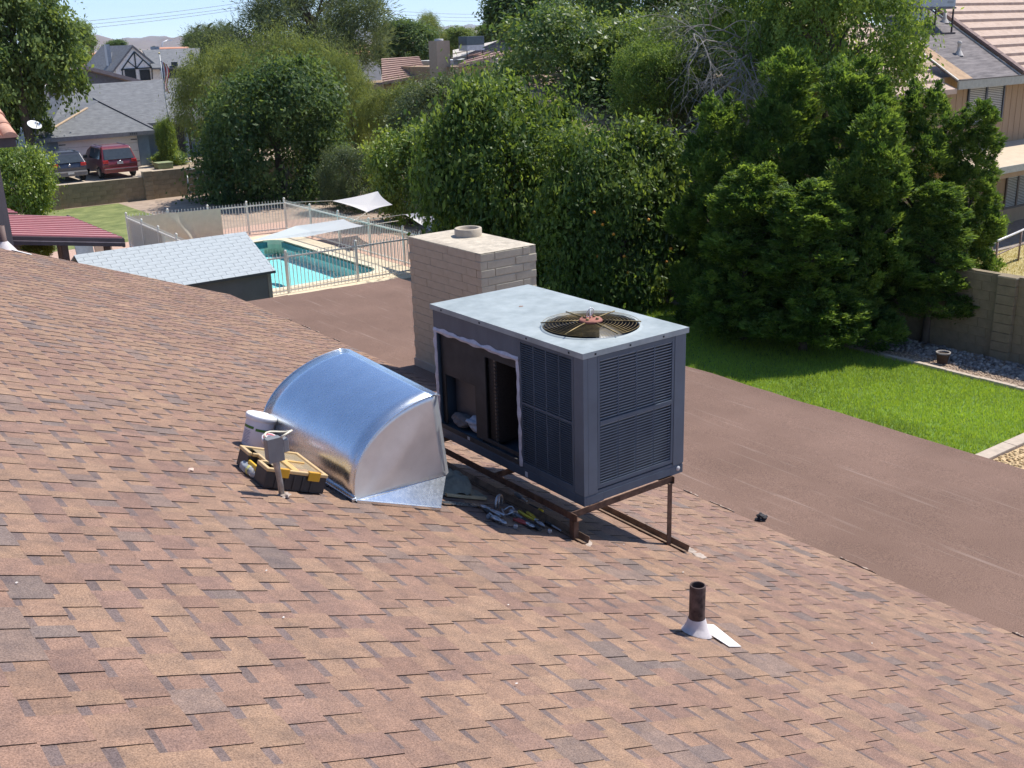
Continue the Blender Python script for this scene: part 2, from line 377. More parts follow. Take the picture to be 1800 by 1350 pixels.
g2 = N.new('ShaderNodeTexNoise'); g2.inputs['Scale'].default_value = 120; g2.inputs['Detail'].default_value = 2; L.new(tc.outputs['Object'], g2.inputs['Vector'])
r3 = N.new('ShaderNodeValToRGB'); r3.color_ramp.elements[0].color = (.58, .58, .58, 1); r3.color_ramp.elements[1].color = (1.42, 1.42, 1.42, 1); r3.color_ramp.elements[0].position = .3; r3.color_ramp.elements[1].position = .7
L.new(g2.outputs['Fac'], r3.inputs['Fac'])
src = p.inputs['Base Color'].links[0].from_socket
mx = N.new('ShaderNodeMix'); mx.data_type = 'RGBA'; mx.blend_type = 'MULTIPLY'; mx.inputs['Factor'].default_value = 1; L.new(src, mx.inputs['A']); L.new(r3.outputs[0], mx.inputs['B'])
m2 = N.new('ShaderNodeMix'); m2.data_type = 'RGBA'; L.new(rr.outputs[0], m2.inputs['Factor']); L.new(mx.outputs['Result'], m2.inputs['A']); m2.inputs['B'].default_value = (.34, .25, .20, 1)
L.new(m2.outputs['Result'], p.inputs['Base Color'])
FX0, FX1, FY1 = 6.80, 9.93, 17.3
def fz(x): return 2.628 - (x - FX0) * .025
mb().hexa([(FX0, RY0, 2.3), (FX1 - .02, RY0, 2.3), (FX1 - .02, FY1 - .02, 2.3), (FX0, FY1 - .02, 2.3), (FX0, RY0, fz(FX0) - .02), (FX1 - .02, RY0, fz(FX1) - .02), (FX1 - .02, FY1 - .02, fz(FX1) - .02), (FX0, FY1 - .02, fz(FX0) - .02)]).build('patio_roof_deck', mat('brown_trim', None), house)
from mathutils import noise as mnoise
ws = [6.80, 7.62, 8.50, 9.36, 9.95]
for k_ in range(4):
    q = mb(); q.smooth = True; xa, xb = ws[k_], ws[k_ + 1] + (.05 if k_ < 3 else 0); nx, ny = 7, 100
    base = len(q.v)
    for a in range(nx + 1):
        for b_ in range(ny + 1):
            x = xa + (xb - xa) * a / nx; y = RY0 + (FY1 - RY0) * b_ / ny
            zz = fz(x) + .006 * (3 - k_) * 0 + .004 * k_ * 0 + .010 * mnoise.noise(Vector((x * 1.3, y * .8, 3))) + (.009 * (a / nx) ** 3)
            if k_ == 3 and a >= nx - 1: zz += .018 * (a - nx + 2) / 2 + .008 * mnoise.noise(Vector((0, y * 2, 9)))
            x += .02 * mnoise.noise(Vector((x, y * 1.5, 1))) if a in (0, nx) else 0
            q.v.append((x, y, zz))
    for a in range(nx):
        for b_ in range(ny):
            i0 = base + a * (ny + 1) + b_; q.face(i0, i0 + ny + 1, i0 + ny + 2, i0 + 1)
    # lap edge thickness
    for b_ in range(ny):
        i0 = base + nx * (ny + 1) + b_; v0, v1 = q.v[i0], q.v[i0 + 1]; q.smooth = False
        q.poly([v0, (v0[0], v0[1], v0[2] - .03), (v1[0], v1[1], v1[2] - .03), v1]); q.smooth = True
    o = q.build('roofing_roll', M_flat, house)
mb().box(FX1 - .03, FX1 + .004, RY0, FY1, 2.36, fz(FX1) - .012).build('fascia', mat('brown_trim', None), house)
mb().box(FX0, FX1, FY1 - .03, FY1 + .004, 2.36, 2.535).build('fascia', mat('brown_trim', None), house)
e = mb(); y = 1.0
M_edge = mat('edge_mastic', (.36, .27, .21), .9, var=.25, scale=14, bump=.004, bscale=60)
while y < 16:                                             # pale mastic remnants along the joint
    l = rnd.uniform(.08, .4)
    if rnd.random() < .5:
        n_ = 10; pts = [(EX + .012 + .012 * mnoise.noise(Vector((k_ * .9, y, 0))), y + l * k_ / n_, 2.652) for k_ in range(n_ + 1)] + [(EX + .030 + .03 * mnoise.noise(Vector((k_ * 1.1, y, 5))), y + l * k_ / n_, 2.645) for k_ in range(n_, -1, -1)]
        q = mb(); q.slab(pts[::-1], .02); q.build('joint_mastic', M_edge, house)
    y += l + rnd.uniform(.05, .6)

# ---------------------------------------------------------------- block chimney
M_blk = mat('slump_block', (.44, .39, .285), .92, var=.07, scale=9, bump=.003, bscale=38, col2=(.48, .425, .315))
M_mort = mat('mortar', (.42, .372, .275), .95, var=.1, scale=20, bump=.003, bscale=90)
CX0, CX1, CY0, CY1, CZ0, CZ1 = 7.13, 7.99, 10.365, 12.045, 2.5, 4.41
chim = thing('block_chimney', 'beige painted block chimney with round flue on the flat roof', 'chimney', (7.56, 11.2, 2.6))
mb().box(CX0 + .008, CX1 - .008, CY0 + .008, CY1 - .008, CZ0, CZ1 - .01).build('core', M_mort, chim)
CH = .1015; ncs = int((CZ1 - CZ0) / CH)
BM = {}
def block(L_, dx, dy, dz):
    key = (round(dx, 3), round(dy, 3))
    if key not in BM:
        q = mb(); q.box(-dx / 2, dx / 2, -dy / 2, dy / 2, -dz / 2, dz / 2); BM[key] = q.mesh('block', M_blk)
    return BM[key]
def put_block(cx, cy, cz, dx, dy, dz):
    o = link('block', block(0, dx, dy, dz), chim); o.location = (cx + rnd.uniform(-.002, .002), cy + rnd.uniform(-.002, .002), cz)
    md = o.modifiers.new('bevel', 'BEVEL'); md.width = .006 if dy < .11 else .0025; md.segments = 2
def split(a, b_, off, L_=.42):
    ps = [a]; p_ = a + off
    while p_ < b_ - .08: ps.append(p_); p_ += L_
    ps.append(b_); return list(zip(ps[:-1], ps[1:]))
for i in range(ncs):
    z_ = CZ1 - CH * (i + .5); odd = i % 2
    # -Y and +Y faces
    xa, xb = (CX0 + .1, CX1) if odd else (CX0, CX1 - .1)
    for (a, b_) in split(xa, xb, .43 if odd else .215, .43):
        put_block((a + b_) / 2, CY0 + .05, z_, b_ - a - .010, .1, CH - .010)
        if i < 3: put_block((a + b_) / 2, CY1 - .05, z_, b_ - a - .010, .1, CH - .010)
    ya, yb = (CY0, CY1 - .1) if odd else (CY0 + .1, CY1)
    for (a, b_) in split(ya, yb, .42 if odd else .21):
        put_block(CX0 + .05, (a + b_) / 2, z_, .1, b_ - a - .004, CH - .0025)
        if i < 3: put_block(CX1 - .05, (a + b_) / 2, z_, .1, b_ - a - .005, CH - .004)
cp = mb(); n_ = 14
cp.smooth = True
for a in range(n_ + 1):
    for b_ in range(n_ + 1):
        x = CX0 + .006 + (CX1 - CX0 - .012) * a / n_; y = CY0 + .006 + (CY1 - CY0 - .012) * b_ / n_
        ed = min(a, b_, n_ - a, n_ - b_)
        cp.v.append((x, y, CZ1 + (.004 if ed == 0 else .018 + .012 * mnoise.noise(Vector((x * 6, y * 6, 0))))))
for a in range(n_):
    for b_ in range(n_): i0 = a * (n_ + 1) + b_; cp.face(i0, i0 + n_ + 1, i0 + n_ + 2, i0 + 1)
cp.build('mortar_cap', mat('cap_mortar', (.50, .43, .33), .95, var=.2, scale=8, bump=.012, bscale=24), chim)
fl = PZ(823, 411, CZ1 + .04); fr_ = .18
q = mb(); q.lathe([(fr_, CZ1), (fr_, CZ1 + .115), (fr_ - .006, CZ1 + .12), (fr_ - .035, CZ1 + .12), (fr_ - .04, CZ1 + .115), (fr_ - .04, CZ1 - .3), (0.001, CZ1 - .3)], (fl[0], fl[1], 0), 32, caps=False)
q.build('flue', mat('flue_clay', (.46, .385, .29), .9, var=.12, scale=9, bump=.003, bscale=50), chim)
bs = mb(); bs.box(CX0 - .012, CX1 + .012, CY0 - .012, CY1 + .012, 2.4, 2.73)
bs.build('flashing', mat('painted_flashing', (.40, .345, .275), .8, var=.1, scale=8), chim, bevel=.004)
# ---------------------------------------------------------------- rooftop air conditioner
M_ac = mat('ac_paint', (.074, .106, .144), .5, var=.20, scale=4.5, col2=(.096, .130, .168), bump=.001, bscale=30, detail=9, stretch=(1, 1, .35))
M_ac2 = mat('ac_paint_light', (.105, .135, .168), .5, var=.10, scale=4)
M_lid = mat('ac_lid', (.325, .37, .365), .6, var=.22, scale=6.5, col2=(.37, .41, .405), detail=10, bump=.001, bscale=20)
M_dark = mat('dark_cavity', (.018, .02, .024), .9)
M_liner = mat('ac_liner', (.055, .052, .05), .8, var=.2, scale=6)
M_rust = mat('rusty_iron', (.10, .055, .036), .75, metal=.3, var=.35, scale=18, col2=(.18, .10, .065), bump=.002, bscale=60)
M_seal = mat('white_sealant', (.55, .55, .60), .7, var=.14, scale=20, bump=.006, bscale=50)
AX0, AX1, AY0, AY1, AZ0, AZ1 = 4.117, 5.031, 4.884, 6.654, 3.998, 4.962
ac = thing('rooftop_air_conditioner', 'blue-grey rooftop air conditioner with open duct side standing on iron legs', 'air conditioner', ((AX0 + AX1) / 2, 5.77, AZ0))
TH = .012
def acbox(name, mt, *a, bevel=.0015, parent=None):
    o = mb().box(*a).build(name, mt, parent or ac, bevel=bevel); return o
# far sides, floor, partitions
acbox('side_panel', M_ac, AX1 - TH, AX1, AY0 + .05, AY1, AZ0, AZ1)
acbox('rear_panel', M_ac, AX0 + TH, AX1 - TH, AY1 - TH, AY1, AZ0, AZ1)
acbox('base_pan', M_ac, AX0 + .003, AX1 - .003, AY0 + .003, AY1 - .003, AZ0 - .012, AZ0 + .012)
acbox('partition', M_dark, AX0 + TH, AX1 - TH, 5.575, 5.59, AZ0 + .012, AZ1)
# corner posts (near-left, near-right)
acbox('corner_post', M_ac2, AX0 - .002, AX0 + .035, AY0 - .002, AY0 + .095, AZ0, AZ1)
acbox('corner_post', M_ac2, AX0 + .036, AX0 + .115, AY0 - .002, AY0 + .02, AZ0, AZ1)
acbox('corner_post', M_ac2, AX1 - .10, AX1 + .002, AY0 - .002, AY0 + .05, AZ0, AZ1)
# louvred end (-Y face)
LX0, LX1, LZ0, LZ1 = AX0 + .118, AX1 - .103, AZ0 + .022, AZ1 - .02
lp = mb()
lp.box(LX0, LX0 + .022, AY0, AY0 + .02, LZ0, LZ1); lp.box(LX1 - .022, LX1, AY0, AY0 + .02, LZ0, LZ1)
lp.box(LX0 + .022, LX1 - .022, AY0, AY0 + .02, LZ0, LZ0 + .03); lp.box(LX0 + .022, LX1 - .022, AY0, AY0 + .02, LZ1 - .03, LZ1)
lzm = (LZ0 + LZ1) / 2
lp.box(LX0 + .022, LX1 - .022, AY0 - .003, AY0 + .02, lzm - .014, lzm + .014)
ci = [LX0 + .022 + (LX1 - LX0 - .044) * k_ / 4 for k_ in range(5)]
for k_ in (1, 2, 3):
    lp.box(ci[k_] - .004, ci[k_] + .004, AY0 + .004, AY0 + .019, LZ0 + .03, lzm - .014); lp.box(ci[k_] - .004, ci[k_] + .004, AY0 + .002, AY0 + .019, lzm + .014, LZ1 - .03)
louv = lp.build('louvre_frame', M_ac, ac, bevel=.001)
NS = 21
slat_me = None
cw = (ci[1] - ci[0]) - .008
for (za, zb_) in ((LZ0 + .03, lzm - .014), (lzm + .014, LZ1 - .03)):
    for k_ in range(4):
        for s_ in range(NS):
            zz = za + (zb_ - za) * (s_ + .5) / NS
            if slat_me is None:
                q = mb(); q.obox((0, 0, 0), (cw / 2, 0, 0), (0, .0070, -.0062), (0, .0008, .0012)); slat_me = q.mesh('slat', mat('slat_paint', (.27, .31, .35), .5, var=.15, scale=5))
            o = link('slat', slat_me, louv); o.location = ((ci[k_] + ci[k_ + 1]) / 2, AY0 + .009, zz)
coil = mat('condenser_fins', (.10, .105, .11), .5, metal=.5, var=.3, scale=7)
acbox('condenser_coil', coil, LX0 + .01, LX1 - .01, AY0 + .05, AY0 + .07, LZ0, LZ1, bevel=0)
# -X side: louvred part in shade
SY0, SY1 = AY0 + .10, 5.56
ls = mb()
ls.box(AX0, AX0 + TH, SY0, SY0 + .02, AZ0, AZ1); ls.box(AX0, AX0 + TH, SY1 - .01, SY1 + .03, AZ0, AZ1)
ls.box(AX0, AX0 + TH, SY0 + .02, SY1 - .01, AZ0, AZ0 + .04); ls.box(AX0, AX0 + TH, SY0 + .02, SY1 - .01, AZ1 - .04, AZ1)
ls.box(AX0 + .003, AX0 + TH, SY0 + .02, SY1 - .01, lzm - .007, lzm + .007)
cj = [SY0 + .02 + (SY1 - .03 - SY0) * k_ / 4 for k_ in range(5)]
for k_ in (1, 2, 3): ls.box(AX0 + .004, AX0 + .01, cj[k_] - .004, cj[k_] + .004, AZ0 + .04, AZ1 - .04)
ls.build('side_louvre_frame', M_ac, ac, bevel=.001)
sl = mb()
for (za, zb_) in ((AZ0 + .04, lzm - .01), (lzm + .01, AZ1 - .04)):
    for k_ in range(4):
        for s_ in range(27):
            zz = za + (zb_ - za) * (s_ + .5) / 27
            sl.obox((AX0 + .008, (cj[k_] + cj[k_ + 1]) / 2, zz), (0, (cj[1] - cj[0]) / 2 - .004, 0), (.0060, 0, -.0072), (.0008, 0, .0012))
o = sl.build('side_slats', M_ac, ac); o['kind'] = 'stuff'
acbox('side_coil', mat('dark_coil', (.10, .12, .15), .6), AX0 + .05, AX0 + .07, SY0, SY1, AZ0 + .02, AZ1, bevel=0)
# -X side: opened duct section
OY0, OY1, OZ0, OZ1 = 5.605, 6.612, 4.035, 4.775
acbox('header_panel', M_ac, AX0, AX0 + TH, 5.59, AY1, OZ1, AZ1)
acbox('edge_strip', M_ac, AX0, AX0 + TH, OY1, AY1, AZ0, OZ1)
acbox('sill_panel', M_liner, AX0, AX0 + TH, 5.59, OY1, AZ0, OZ0)
lx = AX0 + .035
H1 = (6.175, 6.575, 4.045, 4.44); H2 = (5.625, 6.035, 4.065, 4.70)
li = mb()
li.box(lx, lx + .01, OY0 - .01, OY1 + .01, 4.70, OZ1 + .01); li.box(lx, lx + .01, 6.035, 6.175, OZ0, 4.70); li.box(lx, lx + .01, 6.175, OY1 + .01, 4.44, 4.70)
li.box(lx, lx + .01, 6.575, OY1 + .01, OZ0, 4.44); li.box(lx, lx + .01, OY0 - .01, 5.625, OZ0, 4.70); li.box(lx, lx + .01, 5.625, 6.035, OZ0, 4.065)
li.build('liner_panel', mat('liner_brown', (.045, .043, .042), .75, var=.25, scale=7), ac)
iv = mb(); iv.box(4.86, 4.87, 5.6, 6.63, AZ0 + .02, AZ1 - .03); iv.box(lx + .012, 4.85, 6.10, 6.115, AZ0 + .02, AZ1 - .03)
iv.build('inner_divider', M_dark, ac)
cl = mb(); cl.box(lx + .03, lx + .22, 5.93, 6.03, 4.05, 4.70); cl.build('evaporator_coil', mat('old_coil', (.035, .03, .026), .7, var=.5, scale=60, stretch=(1, 1, 3)), ac)
fnn = mb()
for k_ in range(22): fnn.box(lx + .012, lx + .03, 5.925, 5.94, 4.07 + k_ * .029, 4.085 + k_ * .029)
fnn.build('coil_bends', mat('tube_grey', (.12, .11, .10), .5, metal=.4), ac)
acbox('blower_housing', mat('blower_grey', (.055, .065, .08), .5), lx + .08, lx + .5, 6.20, 6.56, 4.12, 4.40)
# crumpled insulation in the left hole
def crumple(name, mt, c, r, seed, parent=None, flat=.6, sub=3, amp=.45, fr=7):
    bm = bmesh.new(); bmesh.ops.create_icosphere(bm, subdivisions=sub, radius=1)
    for v in bm.verts:
        n = v.co.copy(); k_ = 1 + amp * mnoise.noise(n * 1.6 + Vector((seed, 0, 0))) + amp * .6 * abs(mnoise.noise(n * fr + Vector((0, seed, 0))))
        v.co = Vector((c[0] + n.x * r[0] * k_, c[1] + n.y * r[1] * k_, c[2] + n.z * r[2] * k_))
    me = bpy.data.meshes.new(name); bm.to_mesh(me); bm.free(); me.materials.append(mt); return link(name, me, parent)
crumple('torn_insulation', mat('pale_insulation', (.40, .46, .54), .8, var=.2, scale=20), (lx + .06, 6.24, 4.10), (.06, .11, .05), 3, ac)
crumple('torn_insulation', mat('grey_insulation', (.16, .15, .15), .9, var=.3, scale=20), (lx + .05, 6.44, 4.09), (.06, .10, .05), 9, ac)
# irregular sealant line round the opening
def seal(name, a, b_, wd, seed):
    a, b_ = np.array(a), np.array(b_); n_ = 36; d_ = b_ - a; d_ = d_ / np.linalg.norm(d_); nn = np.array([0, -d_[2], d_[1]]); q = mb()
    L1, L2 = [], []
    for k_ in range(n_ + 1):
        t_ = k_ / n_; p_ = a + (b_ - a) * t_
        w1 = wd * (.55 + .5 * mnoise.noise(Vector((t_ * 9, seed, 0)))); w2 = wd * (.55 + .55 * mnoise.noise(Vector((t_ * 11, seed, 7))))
        h = .006 + .006 * mnoise.noise(Vector((t_ * 14, seed, 3)))
        L1.append(p_ + nn * w1 + np.array([0, 0, 0])); L2.append((p_ - nn * w2, p_ + np.array([-h - .003, 0, 0])))
    q.smooth = True
    for k_ in range(n_):
        q.poly([L1[k_], L1[k_ + 1], L2[k_ + 1][1], L2[k_][1]]); q.poly([L2[k_][1], L2[k_ + 1][1], L2[k_ + 1][0], L2[k_][0]])
    q.build(name, M_seal, ac)
sx = AX0 - .002
seal('sealant_strip', (sx, 6.635, 4.02), (sx, 6.635, 4.80), .036, 1)
seal('sealant_strip', (sx, 6.65, 4.79), (sx, 5.57, 4.79), .036, 2)
seal('sealant_strip', (sx, 5.585, 4.80), (sx, 5.575, 4.0), .032, 3)
# lid with fan opening
lz = AZ1; FC = (4.574, 5.341); FR = .335
lx0, lx1, ly0, ly1 = AX0 - .016, AX1 + .016, AY0 - .016, AY1 + .012
q = mb(); n_ = 64
def rim(a, h):
    dx, dy = math.cos(a), math.sin(a); ts = []
    if dx > 1e-9: ts.append((lx1 - FC[0]) / dx)
    if dx < -1e-9: ts.append((lx0 - FC[0]) / dx)
    if dy > 1e-9: ts.append((ly1 - FC[1]) / dy)
    if dy < -1e-9: ts.append((ly0 - FC[1]) / dy)
    t_ = min(ts); return (FC[0] + dx * t_, FC[1] + dy * t_, h)
angs = sorted([2 * math.pi * k_ / n_ for k_ in range(n_)] + [math.atan2(yy - FC[1], xx - FC[0]) % (2 * math.pi) for xx in (lx0, lx1) for yy in (ly0, ly1)])
na = len(angs)
for h, dz in ((lz + .026, 1),):
    inner = [(FC[0] + FR * math.cos(a), FC[1] + FR * math.sin(a), h + .008) for a in angs]; mid = [(FC[0] + (FR + .02) * math.cos(a), FC[1] + (FR + .02) * math.sin(a), h) for a in angs]; outer = [rim(a, h) for a in angs]
    low = [(p_[0], p_[1], lz - .012) for p_ in outer]; inl = [(p_[0], p_[1], h - .05) for p_ in inner]
    for k_ in range(na):
        j = (k_ + 1) % na
        q.poly([mid[k_], outer[k_], outer[j], mid[j]]); q.poly([inner[k_], mid[k_], mid[j], inner[j]]); q.poly([outer[k_], low[k_], low[j], outer[j]]); q.poly([inl[k_], inner[k_], inner[j], inl[j]])
lid = q.build('lid', M_lid, ac)
sc_ = mb()
for yy in (5.0, 5.45, 6.0, 6.5): sc_.box(lx0 - .003, lx0 + .001, yy, yy + .012, lz, lz + .012)
for xx in (4.2, 4.5, 4.8): sc_.box(xx, xx + .012, ly0 - .003, ly0 + .001, lz, lz + .012)
sc_.build('lid_screws', M_dark, lid)
crumple('roof_spot', mat('rust_spot', (.30, .2, .15), .9), (4.56, 6.12, lz + .027), (.018, .014, .003), 4, lid, sub=2)
M_guard = mat('rusted_guard', (.16, .12, .06), .6, metal=.5, var=.5, scale=9, col2=(.42, .30, .12))
fan = mb(); zt = lz + .05
guard = None
for k_ in range(12):
    r_ = .075 + (FR + .002 - .075) * k_ / 11; q = mb()
    dome = .012 * (1 - (r_ / FR) ** 2)
    q.tube([(FC[0] + r_ * math.cos(a), FC[1] + r_ * math.sin(a), zt + dome) for a in [2 * math.pi * i / 48 for i in range(48)]], .0016, 5, closed=True)
    o = q.build('guard_ring', M_guard, ac)
for k_ in range(6):
    a = math.pi * k_ / 3 + .35; q = mb()
    q.tube([(FC[0] + math.cos(a) * r_, FC[1] + math.sin(a) * r_, zt + .006 + .012 * (1 - (r_ / FR) ** 2)) for r_ in (.05, .15, .25, FR + .01)], .0045, 6); q.build('guard_spoke', M_guard, ac)
q = mb(); q.lathe([(.0, zt + .03), (.075, zt + .03), (.082, zt + .022), (.082, zt + .012), (.0, zt + .01)], (FC[0], FC[1], 0), 28, caps=False)
hub = q.build('fan_hub', mat('rust_hub', (.33, .125, .085), .8, var=.3, scale=22), ac)
q = mb()
for k_ in range(4): a = math.pi * k_ / 2 + .4; q.lathe([(.011, zt + .03), (.011, zt + .042), (.0, zt + .044)], (FC[0] + .05 * math.cos(a), FC[1] + .05 * math.sin(a), 0), 8, caps=False)
q.build('hub_bolts', M_guard, hub)
q = mb(); q.lathe([(.05, zt - .16), (.06, zt - .15), (.06, zt - .01), (.0, zt)], (FC[0], FC[1], 0), 20); q.build('fan_motor', M_dark, ac)
for k_ in range(3):
    a0 = 2 * math.pi * k_ / 3; q = mb(); q.smooth = True; g_ = []
    for i in range(7):
        rr_ = .06 + (FR - .03 - .06) * i / 6
        for j in range(5):
            t_ = (j / 4 - .5) * 1.3; g_.append((FC[0] + rr_ * math.cos(a0 + t_ * .8), FC[1] + rr_ * math.sin(a0 + t_ * .8), zt - .12 + .05 * t_))
    q.v = g_
    for i in range(6):
        for j in range(4): i0 = i * 5 + j; q.face(i0, i0 + 5, i0 + 6, i0 + 1)
    q.build('fan_blade', mat('fan_blade', (.10, .10, .10), .5, metal=.3), ac)
q = mb(); q.lathe([(FR, zt - .03), (FR - .02, zt - .25), (FR - .02, zt - .4)], (FC[0], FC[1], 0), 40, caps=False); q.build('fan_shroud', M_dark, ac)
acbox('fan_deck', M_dark, AX0 + .1, AX1 - .1, AY0 + .1, 5.57, lz - .5, lz - .49, bevel=0)
# white wire loops on the hub
q = mb()
for k_, (dx, dy) in enumerate(((.01, .03), (-.008, .024))):
    q.tube([(FC[0] + .02 + dx * math.sin(a) * 2, FC[1] + .03 + .022 * math.sin(a + k_), zt + .03 + .035 * (1 - math.cos(a))) for a in [i * .55 for i in range(12)]], .004, 6)
q.build('wire_loop', mat('white_wire', (.7, .7, .68), .5), hub)
# base rail of the cabinet
br = mb(); zb0 = AZ0 - .075
br.box(AX0, AX0 + .02, AY0, AY1, zb0, AZ0 - .012); br.box(AX1 - .02, AX1, AY0, AY1, zb0, AZ0 - .012); br.box(AX0 + .02, AX1 - .02, AY1 - .02, AY1, zb0, AZ0 - .012)
br.box(AX0 + .02, AX0 + .17, AY0, AY0 + .02, zb0, AZ0 - .012); br.box(AX1 - .12, AX1 - .02, AY0, AY0 + .02, zb0, AZ0 - .012); br.box(AX0 + .17, AX1 - .12, AY0, AY0 + .02, zb0 + .006, AZ0 - .012)
br.build('base_rail', M_ac, ac, bevel=.002)
q = mb(); q.lathe([(.0, 0), (.022, 0), (.022, .004), (.0, .004)], (AX1 + .002, AY0 + .04, zb0 + .035), 14, axis=(1, 0, 0)); q.lathe([(.018, 0), (.018, .004), (.0, .004)], (AX1 - .05, AY0 - .001, zb0 + .04), 14, axis=(0, -1, 0)); q.build('lifting_eye', mat('eye_grey', (.5, .5, .5), .5), ac)
acbox('rating_sticker', mat('white_sticker', (.55, .58, .60), .5), AX0 - .0015, AX0 + .001, 5.50, 5.53, zb0 + .012, zb0 + .05, bevel=0)
acbox('rating_sticker', mat('white_sticker', None), AX0 - .0015, AX0 + .001, 6.22, 6.25, AZ0 + .005, AZ0 + .03, bevel=0)

# ---------------------------------------------------------------- iron stand
stand = thing('iron_stand', 'rusty angle iron stand holding up the air conditioner', 'stand', (4.55, 5.7, 3.6))
rzt = zb0 - .004
LXR = 4.03                                                  # left rail
q = mb(); q.box(LXR - .025, LXR + .02, AY0 - .06, AY1 + .05, rzt - .05, rzt - .044); q.box(LXR - .031, LXR - .025, AY0 - .06, AY1 + .05, rzt - .05, rzt); q.build('rail', M_rust, stand)
q = mb(); q.box(4.88, 4.925, AY0 - .02, AY1 + .05, rzt - .05, rzt - .044); q.box(4.925, 4.931, AY0 - .02, AY1 + .05, rzt - .05, rzt); q.build('rail', M_rust, stand)
for yy in (AY0 + .0, 5.75, AY1 - .05):
    q = mb(); q.box(LXR - .024, 4.924, yy, yy + .04, rzt - .043, rzt - .037); q.box(LXR - .024, 4.924, yy - .006, yy, rzt - .043, rzt + .002); q.build('cross_bar', M_rust, stand)
for (xx, yy, s_) in ((LXR - .012, AY0 - .03, 1), (LXR - .012, AY1 - .02, 1), (4.895, AY0 - .012, -1), (4.895, AY1 - .02, -1)):
    zt_, zb_ = rzt - .051, RZ - T * xx - .005; q = mb()
    q.box(xx - .02, xx + .02, yy - .003, yy + .003, zb_, zt_); q.box(xx - .02 * s_ - .003, xx - .02 * s_ + .003, yy + .003, yy + .04, zb_, zt_); q.build('leg', M_rust, stand)
M_run = mat('worn_angle', (.24, .16, .11), .6, metal=.5, var=.4, scale=14)
for xx, ya, yb in ((LXR + .0, 4.77, AY1 + .05), (4.925, 4.73, AY1 + .05)):
    q = mb()
    q.hexa([rp(xx - .03, ya, .008), rp(xx + .012, ya, .008), rp(xx + .012, yb, .008), rp(xx - .03, yb, .008), rp(xx - .03, ya, .013), rp(xx + .012, ya, .013), rp(xx + .012, yb, .013), rp(xx - .03, yb, .013)])
    q.hexa([rp(xx + .012, ya, .008), rp(xx + .017, ya, .008), rp(xx + .017, yb, .008), rp(xx + .012, yb, .008), rp(xx + .012, ya, .055), rp(xx + .017, ya, .055), rp(xx + .017, yb, .055), rp(xx + .012, yb, .055)])
    q.build('runner', M_run, stand)
for (xx, yy) in ((4.04, 4.79), (4.98, 4.66), (5.03, 4.9), (5.0, 4.78)):
    crumple('mastic_blob', mat('pale_mastic', (.42, .34, .28), .9, var=.2, scale=20), rp(xx, yy, .006), (.035, .045, .006), xx * 9, stand, amp=.7)

# ---------------------------------------------------------------- sheet metal hood
M_galv = mat('galvanised_steel', (.76, .79, .81), .26, metal=1.0, var=.04, scale=9, bump=.0022, bscale=2.6)
N, L, p = nodes(M_galv)
vz = N.new('ShaderNodeTexVoronoi'); vz.inputs['Scale'].default_value = 60
tc = [n for n in N if n.type == 'TEX_COORD'][0]; L.new(tc.outputs['Object'], vz.inputs['Vector'])
mr = N.new('ShaderNodeMapRange'); mr.inputs['To Min'].default_value = .25; mr.inputs['To Max'].default_value = .29; L.new(vz.outputs['Color'], mr.inputs['Value']); L.new(mr.outputs[0], p.inputs['Roughness'])
bn = p.inputs['Normal'].links[0].from_node.inputs['Height'].links[0].from_node; bn.inputs['Detail'].default_value = 0.6; bn.inputs['Scale'].default_value = 4.2; p.inputs['Normal'].links[0].from_node.inputs['Distance'].default_value = .006
M_galv2 = mat('dull_galvanised', (.74, .76, .76), .48, metal=.8, var=.06, scale=7)
hood = thing('sheet_metal_hood', 'shiny galvanised duct hood with curved back lying beside the tool case', 'duct hood', (2.95, 5.95, 4.15))
HA = np.array(rp(2.668, 5.334, .012)); HTn = np.array((3.295, 5.36, 4.775)); HTf = np.array((3.315, 6.60, 4.805)); HP2 = np.array((3.405, 5.45, 4.166))
HB = np.array(rp(2.63, 6.62, .012))
def arc(A, Tp, n_=22):          # bulging quarter ellipse from base to top edge
    out = []
    for k_ in range(n_ + 1):
        a = math.pi / 2 * k_ / n_; s_, c_ = math.sin(a), math.cos(a)
        hx, hz = Tp[0] - A[0], Tp[2] - A[2]
        out.append(np.array([A[0] + hx * (1 - c_ ** 1.12) - .045 * math.sin(2 * a) ** 1 * .4, A[1] + (Tp[1] - A[1]) * k_ / n_, A[2] + hz * s_ ** .92]))
    return out
an, af = arc(HA, HTn), arc(HB, HTf)
q = mb(); q.smooth = True; n_ = len(an); NSEG = 10
for i in range(n_):
    for j in range(NSEG + 1):
        t_ = j / NSEG; p_ = an[i] * (1 - t_) + af[i] * t_
        q.v.append(tuple(p_))
for i in range(n_ - 1):
    for j in range(NSEG): i0 = i * (NSEG + 1) + j; q.face(i0, i0 + 1, i0 + NSEG + 2, i0 + NSEG + 1)
o = q.build('curved_back', M_galv, hood); md = o.modifiers.new('sheet', 'SOLIDIFY'); md.thickness = .0025
